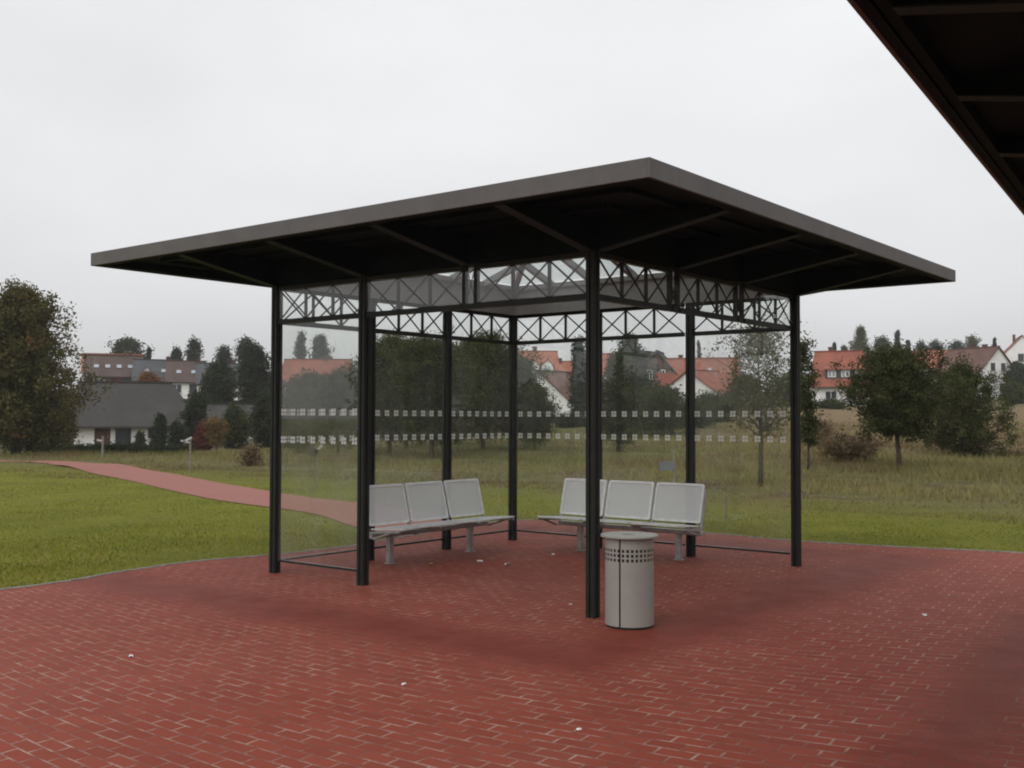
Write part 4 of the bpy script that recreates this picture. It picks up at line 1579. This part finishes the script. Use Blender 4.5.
house('gabled_house', 'dark timbered house with white gable left of the long red roof', 640, 140, 5.8, 9, 4.2, 7.9, -30, 'y', 'white_wall', 'roof_slate', .5, base=2.7,
      wins=[('front', -.8, 4.4, .8, 1.1), ('front', .8, 4.4, .8, 1.1), ('front', 0, 2, 1.3, 1.2)], chim=[])
house('timbered_house', 'small dark boarded gable with pale windows beside the red roof', 660, 138, 4.6, 6, 5.0, 7.6, -8, 'y', 'wood_wall', 'roof_slate', .5, base=2.7,
      wins=[('front', -.9, 4.0, .8, 1.2), ('front', .7, 4.0, .8, 1.2)], chim=[])
house('long_house', 'house with long red roof behind the right glass wall', 698, 136, 9.6, 9, 3.0, 6.9, -4, 'x', 'white_wall', 'roof_red', .5, base=2.5,
      wins=[('front', -2.0, .8, 1.2, 1.2), ('front', 1.6, .8, 1.2, 1.2)], chim=[(-2.2, .4, .5, .5)], skyl=[(1.6, .6, .5, .7)])
house('gabled_house', 'white gable wall with red verge before the long red roof', 703, 124, 9.4, 6, 2.3, 5.3, -33, 'y', 'white_wall', 'roof_red', .4, base=2.0,
      wins=[('front', -1.6, 2.2, .9, 1.1), ('front', .8, .5, 1.2, 1.2)], chim=[])
# right
house('villa', 'white house with bright red roof and dark dormer band right of shelter', 846, 140, 7.2, 9, 3.0, 7.3, -8, 'x', 'white_wall', 'roof_red', .5, (0, 1.9), base=3.35,
      dormers=[(.5, .13, 5.0, 1.25, 'shed', 'roof_red')], wins=[('front', -1.2, .9, 1.5, 1.1), ('front', 1.3, .4, 1.1, 1.8, 'trim_dark')],
      doors=[('front', 2.6, .1, 1.2, 1.9, 'roof_brown')], chim=[(-2, .5, .5, .6)])
house('orange_house', 'orange roofed house half hidden behind the round pine', 918, 190, 10.5, 9, 4.6, 7.6, -6, 'x', 'white_wall', 'roof_orange', .4, base=6.3,
      wins=[('front', 0, 2, 1.3, 1.2)], chim=[(-3.6, 0, .9, .4)])
house('orange_house', 'small orange roofed house left of the half hidden one', 893, 185, 5.5, 8, 4.2, 6.4, -6, 'x', 'white_wall', 'roof_orange', .4, base=5.8,
      wins=[('front', 0, 2, 1.3, 1.2)], chim=[(1, 0, .5, .4)])
house('gabled_house', 'white gabled house with brown tiled roof near the right edge', 974, 172, 9.6, 8.6, 4.0, 8.2, -43, 'x', 'white_wall', 'roof_brown', .5, base=5.0,
      wins=[('right', -1.1, 4.4, .9, 1.2, 'trim_dark'), ('right', 1.1, 4.4, .9, 1.2, 'trim_dark'), ('right', .8, 1.2, 1.0, 1.2, 'trim_dark'), ('front', 0, 1.2, 1.2, 1.2)],
      chim=[(2.0, .3, .6, .5), (-.5, .3, .6, .6)])
house('white_house', 'tall white house with gable and arched attic window at right edge', 1020, 222, 10.5, 11, 5.2, 10.6, 6, 'y', 'white_wall', 'roof_red', .3, base=8.2,
      wins=[('front', -2.2, 1.6, 1.1, 1.4), ('front', -.2, 1.6, 1.1, 1.4), ('front', 2.2, 1.6, 1.1, 1.4), ('front', -.3, 5.3, 1.1, 1.6, 'trim_dark'), ('front', -3.6, 2.0, .7, 1.2)],
      chim=[(0, 1, .5, .6)])
house('brown_house', 'grey brown roof between the bright red villa and the round pine', 866, 178, 6.0, 9, 4.6, 7.6, -10, 'x', 'white_wall', 'roof_dark', .4, base=5.4,
      wins=[('front', 0, 2, 1.3, 1.2)])
# garden wall at the villa
gw = MB()
p0, p1 = at_y(836, 400, 126), at_y(872, 400, 126)
gw.span((p0.x, 126, hz(p0.x, 126) - .3), (p1.x, 126.3, hz(p1.x, 126) + .85))
gw.span((p0.x - .05, 125.95, hz(p1.x, 126) + .851), (p1.x + .05, 126.35, hz(p1.x, 126) + .93))
o = gw.build('garden_wall', M['grey_wall'])
tag(o, 'low grey garden wall in front of the white villa', 'wall')

# parked car between the shrubs
q = at_y(681, 423, 88)
car = thing('parked_car', 'white parked car half hidden by shrubs behind right bench', 'car', (q.x, 88, hz(q.x, 88)), .25)
m = MB()
prof = [(-2.0, .35), (2.0, .35), (2.05, .7), (1.5, .85), (.9, .92), (.35, 1.4), (-1.2, 1.42), (-1.75, .95), (-2.05, .85)]
vs = [(x, s_ * .82, z) for s_ in (-1, 1) for x, z in prof]
n_ = len(prof)
m.add(vs, [tuple(range(n_)), tuple(range(2 * n_ - 1, n_ - 1, -1))] + [(i, i + n_, (i + 1) % n_ + n_, (i + 1) % n_) for i in range(n_)])
m.build('body', M['car'], car, bevel=.05)
m = MB()
m.add([(.78, -.83, .95), (.30, -.83, 1.34), (-1.1, -.83, 1.36), (-1.55, -.83, .97), (.78, .83, .95), (.30, .83, 1.34), (-1.1, .83, 1.36), (-1.55, .83, .97)],
      [(0, 1, 2, 3), (7, 6, 5, 4), (0, 4, 5, 1), (1, 5, 6, 2), (2, 6, 7, 3), (3, 7, 4, 0)])
m.build('side_windows', M['pane'], car)
for x in (-1.25, 1.3):
    for s_ in (-1, 1):
        m = MB()
        m.tube([(x, s_ * .70, .32), (x, s_ * .86, .32)], .32, 18)
        m.build('wheel', M['rubber'], car)

# ------------------------------------------------------------------ damp air
m = MB()
m.span((-1260, -340, -2.2), (1260, 1560, 34))
hm = bpy.data.materials.new('damp_air')
hm.use_nodes = True
hm.node_tree.nodes.clear()
ho_ = hm.node_tree.nodes.new('ShaderNodeOutputMaterial')
pv = hm.node_tree.nodes.new('ShaderNodeVolumePrincipled')
pv.inputs['Color'].default_value = (.93, .94, .96, 1)
pv.inputs['Density'].default_value = .00035
pv.inputs['Anisotropy'].default_value = 0.0
hm.node_tree.links.new(pv.outputs[0], ho_.inputs['Volume'])
tag(m.build('haze', hm), kind='stuff')

# ------------------------------------------------------------------ camera
cd = bpy.data.cameras.new('camera')
cd.sensor_width = 36
cd.lens = F / 1024 * 36
cd.clip_end = 6000
cam = bpy.data.objects.new('camera', cd)
cam.matrix_world = Matrix.Translation(CAM_LOC) @ CAM_ROT.to_4x4()
COL.objects.link(cam)
S.camera = cam

S.render.engine = 'CYCLES'
S.view_settings.view_transform = 'Standard'
S.view_settings.look = 'None'
S.view_settings.exposure = 0
S.view_settings.gamma = 1
S.cycles.use_denoising = True
S.cycles.filter_width = 2.0
S.cycles.max_bounces = 10
S.cycles.transparent_max_bounces = 32
S.cycles.diffuse_bounces = 4
S.cycles.glossy_bounces = 4
S.cycles.caustics_reflective = False
S.cycles.caustics_refractive = False
